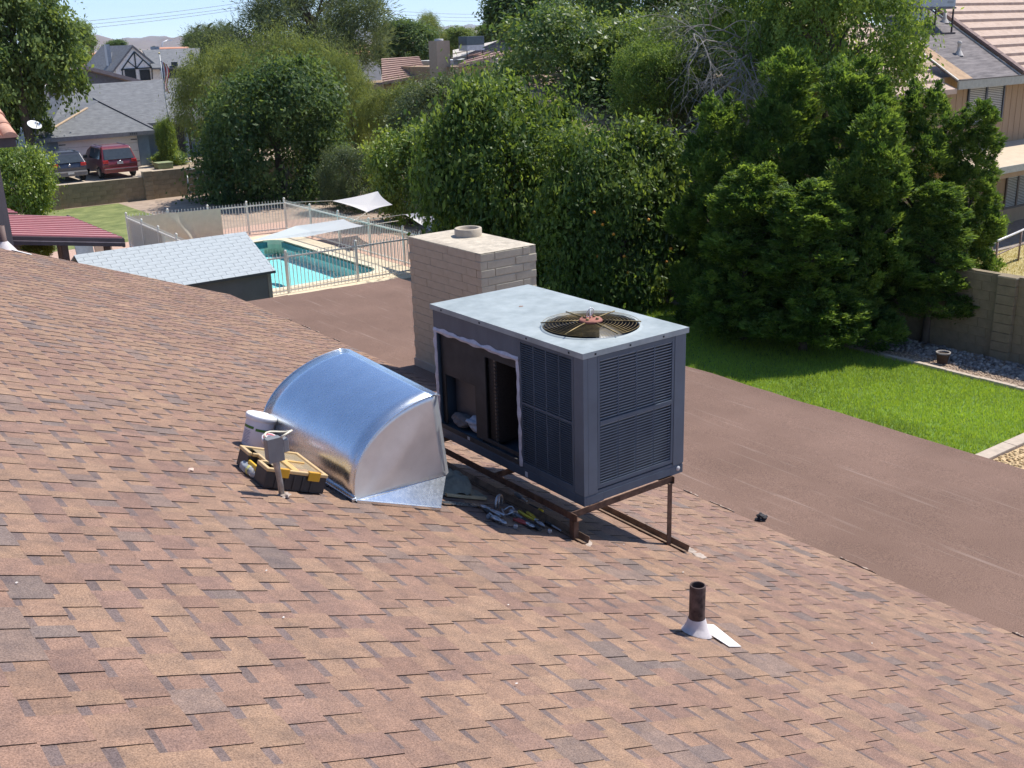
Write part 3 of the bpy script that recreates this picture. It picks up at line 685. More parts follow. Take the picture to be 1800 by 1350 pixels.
def endp2(arcp, P2, name, sgn):
    q = mb(); m_ = len(arcp); q.smooth = True
    # grid between the base line A-P2 and the curve: gently bowed sheet with a soft diagonal fold
    R_, C_ = 16, m_
    for r_ in range(R_ + 1):
        t_ = r_ / R_
        for i in range(C_):
            s_ = i / (C_ - 1); b0 = arcp[0] + (P2 - arcp[0]) * s_
            p_ = b0 * (1 - t_) + arcp[i] * t_
            fold = .016 * max(0, 1 - abs(s_ - .25 - .75 * t_) * 3.2) * math.sin(math.pi * min(1, t_ * 1.0)) 
            q.v.append((p_[0], p_[1] - sgn * fold, p_[2]))
    for r_ in range(R_):
        for i in range(C_ - 1): i0 = r_ * C_ + i; q.face(i0, i0 + 1, i0 + C_ + 1, i0 + C_)
    o = q.build(name, M_galv2, hood); md = o.modifiers.new('sheet', 'SOLIDIFY'); md.thickness = .0025; return o
endp2(an, HP2, 'near_end_panel', 1)
endp2(af, np.array((3.40, 6.62, 4.17)), 'far_end_panel', -1)
fl1, fl2 = np.array(rp(2.672, 5.315, .008)), np.array(rp(3.245, 5.285, .012))
q = mb(); q.slab([HA, fl1, fl2, HP2], .003); flap = q.build('base_flap', M_galv, hood)
q = mb(); q.bar(fl1 + [0, -.004, .004], fl2 + [0, -.004, .004], .012, .022); q.build('flap_hem', M_galv, flap, bevel=.003)
q = mb(); q.bar(HA + [-.01, -.01, .004], HB + [-.01, 0, .004], .03, .022); q.build('base_hem', M_galv, hood, bevel=.003)
q = mb(); q.slab([HTn + [0, 0, 0], HTn + [.045, .0, -.012], HTf + [.045, 0, -.012], HTf], .002); q.build('top_flange', M_galv, hood)
q = mb(); q.slab([HTn + [0, -.002, 0], HP2 + [.0, -.002, 0], HP2 + [.04, .03, 0], HTn + [.04, .03, 0]], (0, .003, 0)); q.build('side_flange', M_galv2, hood)
for (yy, tt) in ((5.37, 0), (6.595, 1)):
    aa = an if tt == 0 else af; q = mb(); q.tube([p_ + np.array([0, -.002, .001]) for p_ in aa], .0045, 6); q.build('seam_bead', M_galv, hood)

# ---------------------------------------------------------------- small things on the shingles
UPR = np.array(RN)
def frame_on_roof(x, y, ang, o=0.0, tilt=True):
    """origin and axes lying on the slope, a turned by ang from +X"""
    ex = np.array([1, 0, -T]); ex = ex / np.linalg.norm(ex); ey = np.array([0, 1.0, 0]); n_ = UPR
    a = ex * math.cos(ang) + ey * math.sin(ang); b_ = -ex * math.sin(ang) + ey * math.cos(ang)
    return np.array(rp(x, y, o)), a, b_, n_
# vent pipe with flashing
vp_ = thing('vent_pipe', 'rusty iron vent pipe with white flashing and paint tail in the right foreground', 'vent pipe', rp(3.615, 3.39))
q = mb(); q.lathe([(.042, 3.86), (.042, 4.155), (.040, 4.16), (.035, 4.16), (.034, 4.155), (.034, 3.95), (.0, 3.95)], (3.622, 3.39, 0), 28, caps=False)
q.build('pipe', mat('rust_pipe', (.075, .045, .038), .7, metal=.4, var=.45, scale=16, col2=(.17, .115, .10), bump=.002, bscale=60), vp_)
M_fl = mat('white_flashing', (.62, .56, .54), .75, var=.12, scale=14, bump=.003, bscale=50)
q = mb(); q.smooth = True; rings = []
for k_, (r_, h) in enumerate(((.082, .002), (.078, .012), (.066, .03), (.055, .055), (.048, .08), (.045, .09))):
    b0 = len(q.v)
    for j in range(28):
        a = 2 * math.pi * j / 28; x, y = 3.622 + r_ * math.cos(a), 3.39 + r_ * math.sin(a)
        base = np.array(rp(x, y, 0)); zc = RZ - T * 3.622
        f_ = min(1, h / .085); z_ = base[2] * (1 - f_) + zc * f_ + h * 1.05
        q.v.append((x, y, z_))
    rings.append(b0)
for a, b_ in zip(rings[:-1], rings[1:]):
    for j in range(28): j2 = (j + 1) % 28; q.face(a + j, a + j2, b_ + j2, b_ + j)
q.build('flashing_cone', M_fl, vp_)
tailp = [(1232, 1099), (1254, 1101), (1302, 1139.5), (1281, 1139.5), (1250, 1119), (1232, 1112)]
pts = [np.array(onplane(u, v, (T, 0, 1), RZ)) + UPR * .0105 for u, v in tailp]
q = mb(); q.slab(pts[::-1], UPR * -.004); q.build('paint_tail', mat('white_paint', (.80, .76, .70), .7, var=.1, scale=30), vp_)
# second, far vent pipe by the left edge
vp2 = thing('vent_pipe', 'small brown vent pipe with white flashing at the far left roof edge', 'vent pipe', rp(3.30, 17.6))
q = mb(); q.lathe([(.05, 3.95), (.05, 4.36), (.04, 4.36), (.04, 4.1), (0, 4.1)], (3.27, 17.75, 0), 16, caps=False); q.build('pipe', mat('brown_pipe', (.14, .09, .075), .7), vp2)
q = mb(); q.lathe([(.2, 3.92), (.12, 4.03), (.055, 4.12)], (3.27, 17.75, 0), 18, caps=False); q.build('flashing_cone', M_fl, vp2)
o_, a_, b_, n_ = frame_on_roof(3.42, 17.62, -.5, .012); q = mb(); q.obox(o_, a_ * .2, b_ * .05, n_ * .004); q.build('paint_tail', MT['white_paint'], vp2)

# conduit box on a bent post
jb = thing('conduit_box', 'grey weatherproof electrical box on a bent conduit in front of the tool case', 'electrical box', rp(2.2, 5.33))
M_cond = mat('galvanised_conduit', (.34, .33, .32), .5, metal=.6, var=.25, scale=25)
q = mb(); q.tube([(2.205, 5.325, 4.40), (2.203, 5.325, 4.50), (2.192, 5.315, 4.575), (2.185, 5.31, 4.63), (2.185, 5.31, 4.67)], [.017, .017, .017, .02, .022], 12); q.build('conduit', M_cond, jb)
M_jb = mat('grey_box', (.24, .245, .25), .5, metal=.3, var=.1, scale=12)
q = mb(); q.box(2.135, 2.225, 5.29, 5.345, 4.655, 4.785); bx = q.build('box', M_jb, jb, bevel=.006)
q = mb(); q.box(2.131, 2.229, 5.278, 5.2885, 4.645, 4.792); q.build('cover', mat('grey_cover', (.19, .195, .20), .5, metal=.3), bx, bevel=.004)
q = mb(); q.box(2.228, 2.262, 5.28, 5.335, 4.69, 4.77); q.build('handle_guard', M_jb, bx, bevel=.005)
q = mb(); q.tube([(2.14 + .09 * (1 - math.cos(a)) * .9, 5.32 + .05 * math.sin(a), 4.795 + .012 * math.sin(a * 2)) for a in [i * .4 for i in range(13)]], .006, 7); q.build('wire_coil', mat('cream_wire', (.72, .66, .5), .6), jb)
crumple('mastic_foot', mat('pale_mastic', None), (2.212, 5.315, RZ - T * 2.21 + .008), (.03, .035, .014), 2, jb, amp=.6)

# bucket
o_, a_, b_, n_ = frame_on_roof(2.52, 6.47, .3, .006)
bk = thing('white_bucket', 'white plastic bucket with green label stripes and lid', 'bucket', tuple(o_))
M_pl = mat('white_plastic', (.74, .74, .78), .45, var=.05, scale=10)
q = mb(); q.lathe([(.0, 0), (.088, 0), (.092, .006), (.102, .20)], o_, 36, axis=n_, caps=False); q.build('body', M_pl, bk)
q = mb(); q.lathe([(.1035, .186), (.109, .189), (.109, .217), (.104, .223), (.096, .221), (.0, .219)], o_, 36, axis=n_, caps=False); q.build('lid', mat('lid_white', (.80, .80, .80), .45), bk)
def wrap(prnt, name, mt, z0, z1, r0, r1, a0, a1):
    A = Vector(n_).to_track_quat('Z', 'Y').to_matrix(); q = mb(); k_ = 14; q.smooth = True
    for i in range(k_ + 1):
        a = a0 + (a1 - a0) * i / k_
        for (zz, r_) in ((z0, r0), (z1, r1)):
            p_ = A @ Vector((r_ * math.cos(a), r_ * math.sin(a), zz)); q.v.append((o_[0] + p_.x, o_[1] + p_.y, o_[2] + p_.z))
    for i in range(k_): q.face(2 * i, 2 * i + 2, 2 * i + 3, 2 * i + 1)
    q.build(name, mt, prnt)
A = Vector(n_).to_track_quat('Z', 'Y').to_matrix(); tocam = A.transposed() @ (Vector(CAM) - Vector(o_)); ac_ = math.atan2(tocam.y, tocam.x)
M_grn = mat('label_green', (.07, .20, .035), .5); M_txt = mat('label_print', (.30, .30, .38), .6); M_red = mat('label_red', (.45, .12, .14), .6)
wrap(bk, 'green_stripe', M_grn, .128, .146, .1000, .1008, ac_ - 1.3, ac_ - .35); wrap(bk, 'green_stripe', M_grn, .120, .138, .0997, .1006, ac_ - .2, ac_ + 1.2)
for i in range(9): wrap(bk, 'print_line', M_txt, .108 - i * .010, .112 - i * .010, .0985 - i * .0006, .0987 - i * .0006, ac_ - 1.2, ac_ - .5 - rnd.uniform(0, .25))
# roll of tape leaning by the bucket
o2, a2, b2, n2 = frame_on_roof(2.43, 6.10, .2, .135); q = mb()
q.lathe([(.026, 0), (.052, 0), (.052, .03), (.026, .03), (.026, 0)], o2, 30, axis=n2 * .9 + np.array([-.2, -.3, 0]), caps=False)
tp = q.build('tape_roll', mat('tape_white', (.74, .70, .70), .6), None); tag(tp, 'small white roll of tape lying on the tool case lid by the bucket', 'tape roll')
q = mb(); q.lathe([(.030, .031), (.044, .031), (.044, .032), (.030, .032)], o2, 24, axis=n2 * .9 + np.array([-.2, -.3, 0]), caps=False); q.build('red_print', M_red, tp)

# tool case: black tray, clear amber-edged lid, compartments
cA, cB, cC, cD = (np.array(onplane(u, v, (T, 0, 1), RZ + .125 * NL)) for u, v in ((431, 788), (466, 819), (575, 840), (520, 793)))
cen = (cA + cB + cC + cD) / 4; ux = (cC - cB + cD - cA); ux = ux / np.linalg.norm(ux); ux -= UPR * (ux @ UPR); ux /= np.linalg.norm(ux); uy = np.cross(UPR, ux)
hx = (np.linalg.norm(cC - cB) + np.linalg.norm(cD - cA)) / 4; hy = (np.linalg.norm(cA - cB) + np.linalg.norm(cD - cC)) / 4
cb = cen - UPR * (.125 - .008)
case = thing('tool_case', 'black organiser case with clear yellow-edged lid and amber latches', 'tool case', tuple(cb))
def cs(q, x0, x1, y0, y1, z0, z1): q.obox(cb + ux * (x0 + x1) / 2 + uy * (y0 + y1) / 2 + UPR * (z0 + z1) / 2, ux * (x1 - x0) / 2, uy * (y1 - y0) / 2, UPR * (z1 - z0) / 2)
M_blkp = mat('black_plastic', (.022, .021, .024), .5, var=.15, scale=12)
q = mb(); cs(q, -hx, hx, -hy, hy, 0, .006); cs(q, -hx, hx, -hy, -hy + .012, .006, .098); cs(q, -hx, hx, hy - .012, hy, .006, .098); cs(q, hx - .012, hx, -hy + .012, hy - .012, .006, .098)
cs(q, -hx, -hx + .012, -hy + .012, -hy * .3, .006, .098); cs(q, -hx, -hx + .012, hy * .3, hy - .012, .006, .098); cs(q, -hx + .05, -hx + .062, -hy * .32, hy * .32, .006, .098); cs(q, -hx, -hx + .05, -hy * .32, -hy * .3, .006, .098); cs(q, -hx, -hx + .05, hy * .3, hy * .32, .006, .098)
for i in range(5): xx = -hx + .06 + i * (2 * hx - .1) / 5; cs(q, xx, xx + .012, -hy - .006, -hy, .004, .09)
q.build('tray', M_blkp, case, bevel=.003)
M_amb = mat('amber_rim', (.62, .43, .20), .35, var=.1, scale=12); M_lat = mat('amber_latch', (.62, .32, .02), .3)
q = mb(); zt_ = .100
cs(q, -hx - .005, hx + .005, -hy - .005, -hy + .02, zt_, .122); cs(q, -hx - .005, hx + .005, hy - .02, hy + .005, zt_, .122); cs(q, hx - .02, hx + .005, -hy + .02, hy - .02, zt_, .122)
cs(q, -hx - .005, -hx + .02, -hy + .02, -hy * .32, zt_, .122); cs(q, -hx - .005, -hx + .02, hy * .32, hy - .02, zt_, .122); cs(q, -hx + .02, -hx + .07, -hy * .34, -hy * .27, zt_, .122); cs(q, -hx + .02, -hx + .07, hy * .27, hy * .34, zt_, .122); cs(q, -hx + .05, -hx + .07, -hy * .27, hy * .27, zt_, .122)
rim_o = q.build('lid_rim', M_amb, case, bevel=.005)
q = mb(); cs(q, -.03, .015, -hy + .02, hy - .02, .104, .124); cs(q, .015, .14, -.008, .012, .104, .122); q.build('lid_rib', mat('amber_rib', (.66, .42, .13), .35), rim_o, bevel=.004)
M_clear = bpy.data.materials.new('clear_lid'); M_clear.use_nodes = True
N = M_clear.node_tree.nodes; L = M_clear.node_tree.links; pp = N['Principled BSDF']; pp.inputs['Base Color'].default_value = (.75, .62, .42, 1); pp.inputs['Roughness'].default_value = .25
tr = N.new('ShaderNodeBsdfTransparent'); tr.inputs[0].default_value = (.95, .88, .74, 1); mx = N.new('ShaderNodeMixShader'); mx.inputs[0].default_value = .32
L.new(tr.outputs[0], mx.inputs[1]); L.new(pp.outputs[0], mx.inputs[2]); L.new(mx.outputs[0], N['Material Output'].inputs['Surface'])
q = mb(); cs(q, -hx + .071, hx - .021, -hy + .021, hy - .021, .110, .113); q.build('lid_window', M_clear, case)
cupc = [(.16, .18, .33), (.55, .15, .10), (.50, .22, .14), (.45, .40, .34), (.60, .45, .2), (.3, .3, .3)]
for i, cc in enumerate(cupc):
    x0 = .02 + (i % 3) * (hx - .05) / 3; y0 = -hy + .03 + (i // 3) * (hy - .02)
    q = mb(); cs(q, x0, x0 + (hx - .05) / 3 - .006, y0, y0 + hy - .05, .01, .085); q.build('bin', mat('bin_%d' % i, cc, .6, var=.25, scale=30), case, bevel=.004)
for x0 in (-hx + .06, hx * .35):
    q = mb(); cs(q, x0, x0 + .075, -hy - .016, -hy - .006, .075, .126); cs(q, x0, x0 + .075, -hy - .016, -hy + .015, .1225, .129); q.build('latch', M_lat, case, bevel=.004)
q = mb(); cs(q, -hx + .0, -hx + .018, -hy * .29, hy * .29, .03, .08); cs(q, -hx + .018, -hx + .05, -hy * .29, -hy * .21, .035, .075); q.build('handle', mat('handle_yellow', (.70, .42, .03), .45), case, bevel=.006)

# crushed water bottle
o_ = np.array(onplane(440, 826, (T, 0, 1), RZ + .036 * NL)); n_ = UPR
ax_ = np.array(onplane(455, 838, (T, 0, 1), RZ)) - np.array(onplane(426, 816, (T, 0, 1), RZ)); ax_ /= np.linalg.norm(ax_)
bt = thing('water_bottle', 'clear crushed plastic water bottle with yellow label beside the tool case', 'bottle', tuple(o_))
M_pet = bpy.data.materials.new('clear_plastic'); M_pet.use_nodes = True
N = M_pet.node_tree.nodes; L = M_pet.node_tree.links; pp = N['Principled BSDF']; pp.inputs['Base Color'].default_value = (.82, .86, .9, 1); pp.inputs['Roughness'].default_value = .12
tr = N.new('ShaderNodeBsdfTransparent'); mx = N.new('ShaderNodeMixShader'); mx.inputs[0].default_value = .42
L.new(tr.outputs[0], mx.inputs[1]); L.new(pp.outputs[0], mx.inputs[2]); L.new(mx.outputs[0], N['Material Output'].inputs['Surface'])
q = mb(); pr_ = [(.0, -.1), (.028, -.1), (.032, -.09), (.030, -.07), (.033, -.05), (.029, -.03), (.032, -.01), (.032, .035), (.030, .05), (.033, .065), (.024, .09), (.013, .105), (.013, .12), (0, .12)]
q.lathe(pr_, o_, 18, axis=ax_, caps=False)
rr0 = random.Random(3); q.v = [tuple(np.array(v_) + np.array([rr0.uniform(-.004, .004) for _ in range(3)])) for v_ in q.v]; q.build('bottle_body', M_pet, bt)
q = mb(); q.lathe([(.0335, .0), (.0335, .03)], o_, 18, axis=ax_, caps=False); q.build('label_band', mat('label_yellow', (.62, .58, .16), .5, var=.2, scale=40), bt)
q = mb(); q.lathe([(.015, .106), (.015, .124), (0, .124)], o_, 14, axis=ax_, caps=False); q.build('cap', mat('cap_white', (.75, .76, .8), .4), bt)
# ---------------------------------------------------------------- loose tools in the shade of the unit
M_steel = mat('tool_steel', (.42, .42, .44), .38, metal=.8, var=.2, scale=30)
M_blkr = mat('tool_black', (.025, .025, .027), .6); M_yel = mat('tool_yellow', (.62, .45, .03), .5); M_redr = mat('tool_red', (.35, .05, .04), .5); M_gry = mat('tool_grey', (.20, .205, .22), .6)
def rpt(u, v, o=.012): return np.array(onplane(u, v, (T, 0, 1), RZ)) + UPR * o
def shaft(name, label, u0, v0, u1, v1, parts, h=.02):
    """a long tool lying from pixel a to pixel b; parts: (t0, t1, r0, r1, material, part name)"""
    a, b_ = rpt(u0, v0, h), rpt(u1, v1, h); d_ = (b_ - a) / np.linalg.norm(b_ - a); L_ = np.linalg.norm(b_ - a)
    t_ = thing(name, label, name.replace('_', ' ').split(' ')[-1], tuple((a + b_) / 2))
    for (t0, t1, r0, r1, mt, pn) in parts:
        q = mb(); q.tube([a + d_ * L_ * t0, a + d_ * L_ * (t0 + .12 * (t1 - t0)), a + d_ * L_ * (t0 + .88 * (t1 - t0)), a + d_ * L_ * t1], [r0 * .8, r0, r1, r1 * .8], 10); q.build(pn, mt, t_)
    return t_
def jaws(name, label, u0, v0, u1, v1, mh, hs=.02, spread=.035):
    """two-handled tool: handles from a, joint, jaws at b"""
    a, b_ = rpt(u0, v0, .022), rpt(u1, v1, .022); d_ = b_ - a; L_ = np.linalg.norm(d_); d_ /= L_; s_ = np.cross(UPR, d_)
    t_ = thing(name, label, name.split('_')[-1], tuple((a + b_) / 2)); j = a + d_ * L_ * .62
    for k_ in (-1, 1):
        q = mb(); q.tube([a + s_ * spread * k_, a + d_ * L_ * .3 + s_ * spread * .9 * k_, j + s_ * .008 * k_], [.011, .011, .007], 9); q.build('handle', mh, t_)
        q = mb(); q.tube([j + s_ * .006 * k_, j + d_ * L_ * .2 - s_ * .016 * k_, b_ - s_ * .003 * k_], [.010, .011, .004], 8); q.build('jaw', M_steel, t_)
    q = mb(); q.lathe([(.014, -.012), (.014, .012), (0, .012)], j, 12, axis=UPR); q.build('pivot', M_steel, t_)
    return t_
jaws('locking_pliers', 'steel locking pliers at the left tip of the tool pile', 882, 912, 842, 893, M_steel, spread=.022)
jaws('tin_snips', 'yellow-gripped tin snips lying in the middle of the tool pile', 918, 905, 955, 930, M_yel)
jaws('cutting_pliers', 'red-gripped pliers lying near the lower edge of the tool pile', 905, 918, 938, 932, M_redr, spread=.024)
jaws('slip_pliers', 'bare steel pliers lying in front of the locking pliers', 866, 915, 888, 926, M_steel, spread=.02)
shaft('screwdriver', 'black screwdriver with yellow end cap at the top of the tool pile', 952, 905, 905, 880, [(0, .14, .017, .017, M_yel, 'end_cap'), (.14, .5, .016, .014, M_blkr, 'handle'), (.5, 1, .005, .004, M_steel, 'blade')])
shaft('nut_driver', 'grey-handled nut driver lying above the pliers in the tool pile', 905, 872, 925, 886, [(0, .55, .016, .014, M_gry, 'handle'), (.55, 1, .008, .008, M_steel, 'shank')])
shaft('drive_ratchet', 'steel ratchet wrench with black grip on the left side of the tool pile', 850, 900, 872, 918, [(0, .4, .014, .011, M_blkr, 'grip'), (.4, .8, .008, .008, M_steel, 'shank'), (.8, 1, .018, .018, M_steel, 'head')])
shaft('flat_chisel', 'dark steel chisel at the right end of the tool pile', 958, 922, 985, 938, [(0, .4, .012, .013, M_blkr, 'grip'), (.4, 1, .009, .006, M_steel, 'blade')])
shaft('hammer', 'black-gripped hammer lying along the back of the tool pile', 948, 936, 898, 905, [(0, .6, .017, .015, M_blkr, 'grip'), (.6, .88, .011, .011, M_gry, 'shaft'), (.86, 1.02, .026, .026, M_steel, 'head')])
cc_ = rpt(874, 893, .04)
tcl = thing('steel_clamp', 'shiny steel C clamp standing up in the tool pile', 'clamp', tuple(cc_))
q = mb(); q.tube([cc_ + np.array([.05 * math.cos(a), .03 * math.cos(a), .05 * math.sin(a)]) for a in [i * .45 - .6 for i in range(11)]], .010, 8); q.build('frame', M_steel, tcl)
q = mb(); q.tube([cc_ + np.array([-.02, -.01, -.06]), cc_ + np.array([.01, .0, .06])], .007, 8); q.tube([cc_ + np.array([-.045, -.01, -.055]), cc_ + np.array([.0, -.01, -.062])], .004, 6); q.build('screw', M_steel, tcl)
ag = rpt(892, 905, .03); q = mb(); q.tube([ag + np.array([.045 * math.cos(a), .05 * math.sin(a), .0]) + UPR * .012 * math.sin(3 * a) for a in [i * .42 for i in range(15)]], .006, 7, closed=True)
tag(q.build('hose_clamp', M_steel), 'bright bent metal ring lying on the tool pile', 'clamp')
for i, (u, v, lb, mt) in enumerate(((905, 930, 'short socket lying below the red pliers', M_steel), (965, 938, 'tiny bright socket at the right edge of the tools', M_steel), (857, 912, 'stubby socket between the ratchet and the steel pliers', M_gry))):
    p_ = rpt(u, v, .018); q = mb(); q.lathe([(.010, -.018), (.014, -.018), (.014, .018), (.010, .018)], p_, 12, axis=(.6, .7, -.2), caps=True); tag(q.build('socket', mt), lb, 'socket')
# torn cloth and stick beside the hood
bmx = mb(); bmx.smooth = True; nn_ = 18
for i in range(nn_ + 1):
    for j in range(nn_ + 1):
        u = i / nn_; v = j / nn_; p_ = np.array(rp(3.42 + .42 * u, 5.62 + .36 * v, 0)); h = .03 + .12 * math.sin(math.pi * u) * math.sin(math.pi * v) * (1 + .9 * mnoise.noise(Vector((u * 4, v * 4, 2)))) + .02 * mnoise.noise(Vector((u * 11, v * 11, 5)))
        bmx.v.append(tuple(p_ + UPR * h + np.array([.05 * mnoise.noise(Vector((u * 3, v * 3, 9))), .05 * mnoise.noise(Vector((v * 3, u * 3, 4))), 0])))
for i in range(nn_):
    for j in range(nn_): i0 = i * (nn_ + 1) + j; bmx.face(i0, i0 + nn_ + 1, i0 + nn_ + 2, i0 + 1)
clo = bmx.build('crumpled_cloth', mat('grey_cloth', (.20, .195, .155), .95, var=.2, scale=25)); tag(clo, 'crumpled grey insulation cloth between the hood and the tools', 'cloth')
q = mb(); a, b_ = rpt(782, 874, .02), rpt(852, 881, .02); q.bar(a, b_, .035, .02, UPR); tag(q.build('wood_strip', mat('raw_wood', (.52, .40, .24), .8, var=.2, scale=12), bevel=.003), 'pale wood strip lying in front of the crumpled cloth', 'wood strip')
q = mb(); a, b_ = rpt(776, 886, .012), rpt(846, 892, .012); q.bar(a, b_, .06, .006, UPR); tag(q.build('sheet_offcut', MT['galvanised_steel']), 'narrow sheet metal offcut lying below the wood strip', 'metal offcut')
# debris
lf = crumple('dry_leaf', mat('dry_leaf', (.62, .45, .36), .9), rpt(335, 828, .01), (.016, .02, .006), 5, sub=2); tag(lf, 'curled pale leaf lying on the shingles left of the tool case', 'leaf')
lm_ = crumple('tar_lump', mat('black_lump', (.03, .028, .03), .8, var=.4, scale=60), PZ(1338, 910, 2.64), (.045, .035, .03), 8, sub=3, amp=.9, fr=4); tag(lm_, 'small black lump lying on the flat patio roof', 'debris')
for i, (u, v) in enumerate(((893, 1066), (1532, 1133), (28, 1028), (475, 632), (1096, 959), (497, 1089), (467, 1006), (907, 1205), (1357, 964), (1200, 1008))):
    z0 = rpt(u, v, .009) if i not in (8,) else PZ(u, v, 2.63)
    o = crumple('mastic_crumb', mat('crumb_white', (.75, .68, .6), .9), z0, (.005, .004, .0025), i * 3.1, sub=1, amp=.8)
    tag(o, ['pale crumb near the middle of the shingle slope below the tools', 'pale crumb on the shingles right of the vent pipe', 'pale crumb at the far left of the lower shingles', 'pale crumb on the shingles above the bucket', 'pale crumb just below the left leg of the stand', 'pale crumb on the lower left shingles, nearest to the bottle', 'pale crumb at the lower left between two dark shingle tabs', 'pale crumb close to the bottom edge below the vent pipe', 'pale crumb on the flat roof near the black lump', 'pale crumb between the stand and the vent pipe'][i], 'debris')

# ---------------------------------------------------------------- lawn grass and stones
def np_mesh(name, V, F, mt, attr=None):
    me = bpy.data.meshes.new(name); me.vertices.add(len(V)); me.vertices.foreach_set('co', V.astype(np.float32).ravel())
    k_ = F.shape[1]; me.loops.add(F.size); me.loops.foreach_set('vertex_index', F.astype(np.int32).ravel())
    me.polygons.add(len(F)); me.polygons.foreach_set('loop_start', np.arange(0, F.size, k_, dtype=np.int32)); me.polygons.foreach_set('loop_total', np.full(len(F), k_, np.int32))
    me.materials.append(mt)
    if attr is not None: a = me.attributes.new('r', 'FLOAT', 'FACE'); a.data.foreach_set('value', attr.astype(np.float32))
    me.update(calc_edges=True); me.validate(); return me
def grass(name, n, box, h, mt, seed, patch=True):
    g_ = np.random.default_rng(seed); x = g_.uniform(box[0], box[1], n); y = g_.uniform(box[2], box[3], n)
    a = g_.uniform(0, 6.283, n); hh = h * g_.uniform(.5, 1.3, n); w = .008; ln = g_.normal(0, .35, (n, 2)) * hh[:, None]
    P = np.stack([x, y, np.full(n, .015)], 1); s = np.stack([np.cos(a) * w, np.sin(a) * w, np.zeros(n)], 1)
    V = np.stack([P - s, P + s, P + np.stack([ln[:, 0], ln[:, 1], hh], 1)], 1).reshape(-1, 3); F = np.arange(3 * n).reshape(-1, 3)
    r = g_.uniform(0, 1, n) * .55 + .25
    if patch:
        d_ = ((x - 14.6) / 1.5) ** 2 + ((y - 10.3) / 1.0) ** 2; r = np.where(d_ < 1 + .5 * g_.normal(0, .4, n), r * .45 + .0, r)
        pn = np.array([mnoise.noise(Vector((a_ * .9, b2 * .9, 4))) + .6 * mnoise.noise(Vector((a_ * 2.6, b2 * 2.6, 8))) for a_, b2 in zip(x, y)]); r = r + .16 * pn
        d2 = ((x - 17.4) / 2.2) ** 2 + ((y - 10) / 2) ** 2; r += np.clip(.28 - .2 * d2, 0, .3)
    return link(name, np_mesh(name, V, F, mt, np.clip(r, 0, 1)))
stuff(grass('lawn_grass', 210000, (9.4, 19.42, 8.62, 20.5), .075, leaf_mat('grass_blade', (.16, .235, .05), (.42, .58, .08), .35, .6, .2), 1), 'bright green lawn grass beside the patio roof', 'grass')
stuff(grass('dry_grass', 12000, (26, 36, 14.6, 18.6), .06, leaf_mat('dry_blade', (.30, .25, .08), (.52, .44, .17), .3, .7, .2), 2, False), 'dry yellow grass behind the block wall', 'grass')
def stones(name, n, fn, r, mt, seed, label):
    g_ = np.random.default_rng(seed); bm = bmesh.new(); bmesh.ops.create_icosphere(bm, subdivisions=1, radius=1); v0 = np.array([v.co[:] for v in bm.verts]); f0 = np.array([[v.index for v in f.verts] for f in bm.faces]); bm.free()
    VV, FF, rr_ = [], [], []
    for i in range(n):
        x, y, z_ = fn(g_); s = r * g_.uniform(.5, 1.6); k_ = v0 * (1 + g_.uniform(-.25, .25, v0.shape)) * np.array([s, s * g_.uniform(.6, 1), s * g_.uniform(.45, .8)])
        a = g_.uniform(0, 6.28); c_, s_ = math.cos(a), math.sin(a); k_ = k_ @ np.array([[c_, s_, 0], [-s_, c_, 0], [0, 0, 1]]) + [x, y, z_ + s * .3]
        VV.append(k_); FF.append(f0 + i * len(v0)); rr_.append(np.full(len(f0), g_.uniform()))
    return stuff(link(name, np_mesh(name, np.concatenate(VV), np.concatenate(FF), mt, np.concatenate(rr_))), label, 'stones')
M_stone = leaf_mat('bed_stone', (.16, .14, .13), (.42, .37, .32), 0.0, .9, .2)
stones('river_stones', 1500, lambda g_: (g_.uniform(20.05, 21.05), g_.uniform(8.4, 14.5), .01), .045, M_stone, 5, 'grey river stones along the foot of the block wall')
stones('bed_gravel', 2200, lambda g_: (g_.uniform(19.58, 20.2), g_.uniform(8.4, 15), .01), .018, leaf_mat('tan_stone', (.36, .26, .18), (.60, .46, .33), 0, .9, .2), 6, 'fine tan gravel between the curb and the stones')
stones('corner_gravel', 2600, lambda g_: (g_.uniform(14.2, 18.5), g_.uniform(6.6, 8.34), .01), .022, leaf_mat('gold_stone', (.38, .25, .12), (.66, .50, .28), 0, .9, .2), 7, 'golden gravel at the corner below the lawn')
stp = thing('clay_pot', 'small clay pot with pale rim at the end of the curb', 'pot', tuple(PZ(1656, 640)))
pc = PZ(1656, 640); q = mb(); q.lathe([(.10, 0), (.13, .2), (.15, .22), (.15, .25), (.12, .25), (.10, .2), (0, .2)], pc, 18, caps=False); q.build('pot_body', mat('pot_clay', (.06, .04, .03), .9, var=.2, scale=9), stp)
q = mb(); q.lathe([(.15, .245), (.152, .27), (.125, .27), (.12, .245)], pc, 18, caps=False); q.build('rim', mat('pot_rim', (.3, .27, .24), .8), stp)

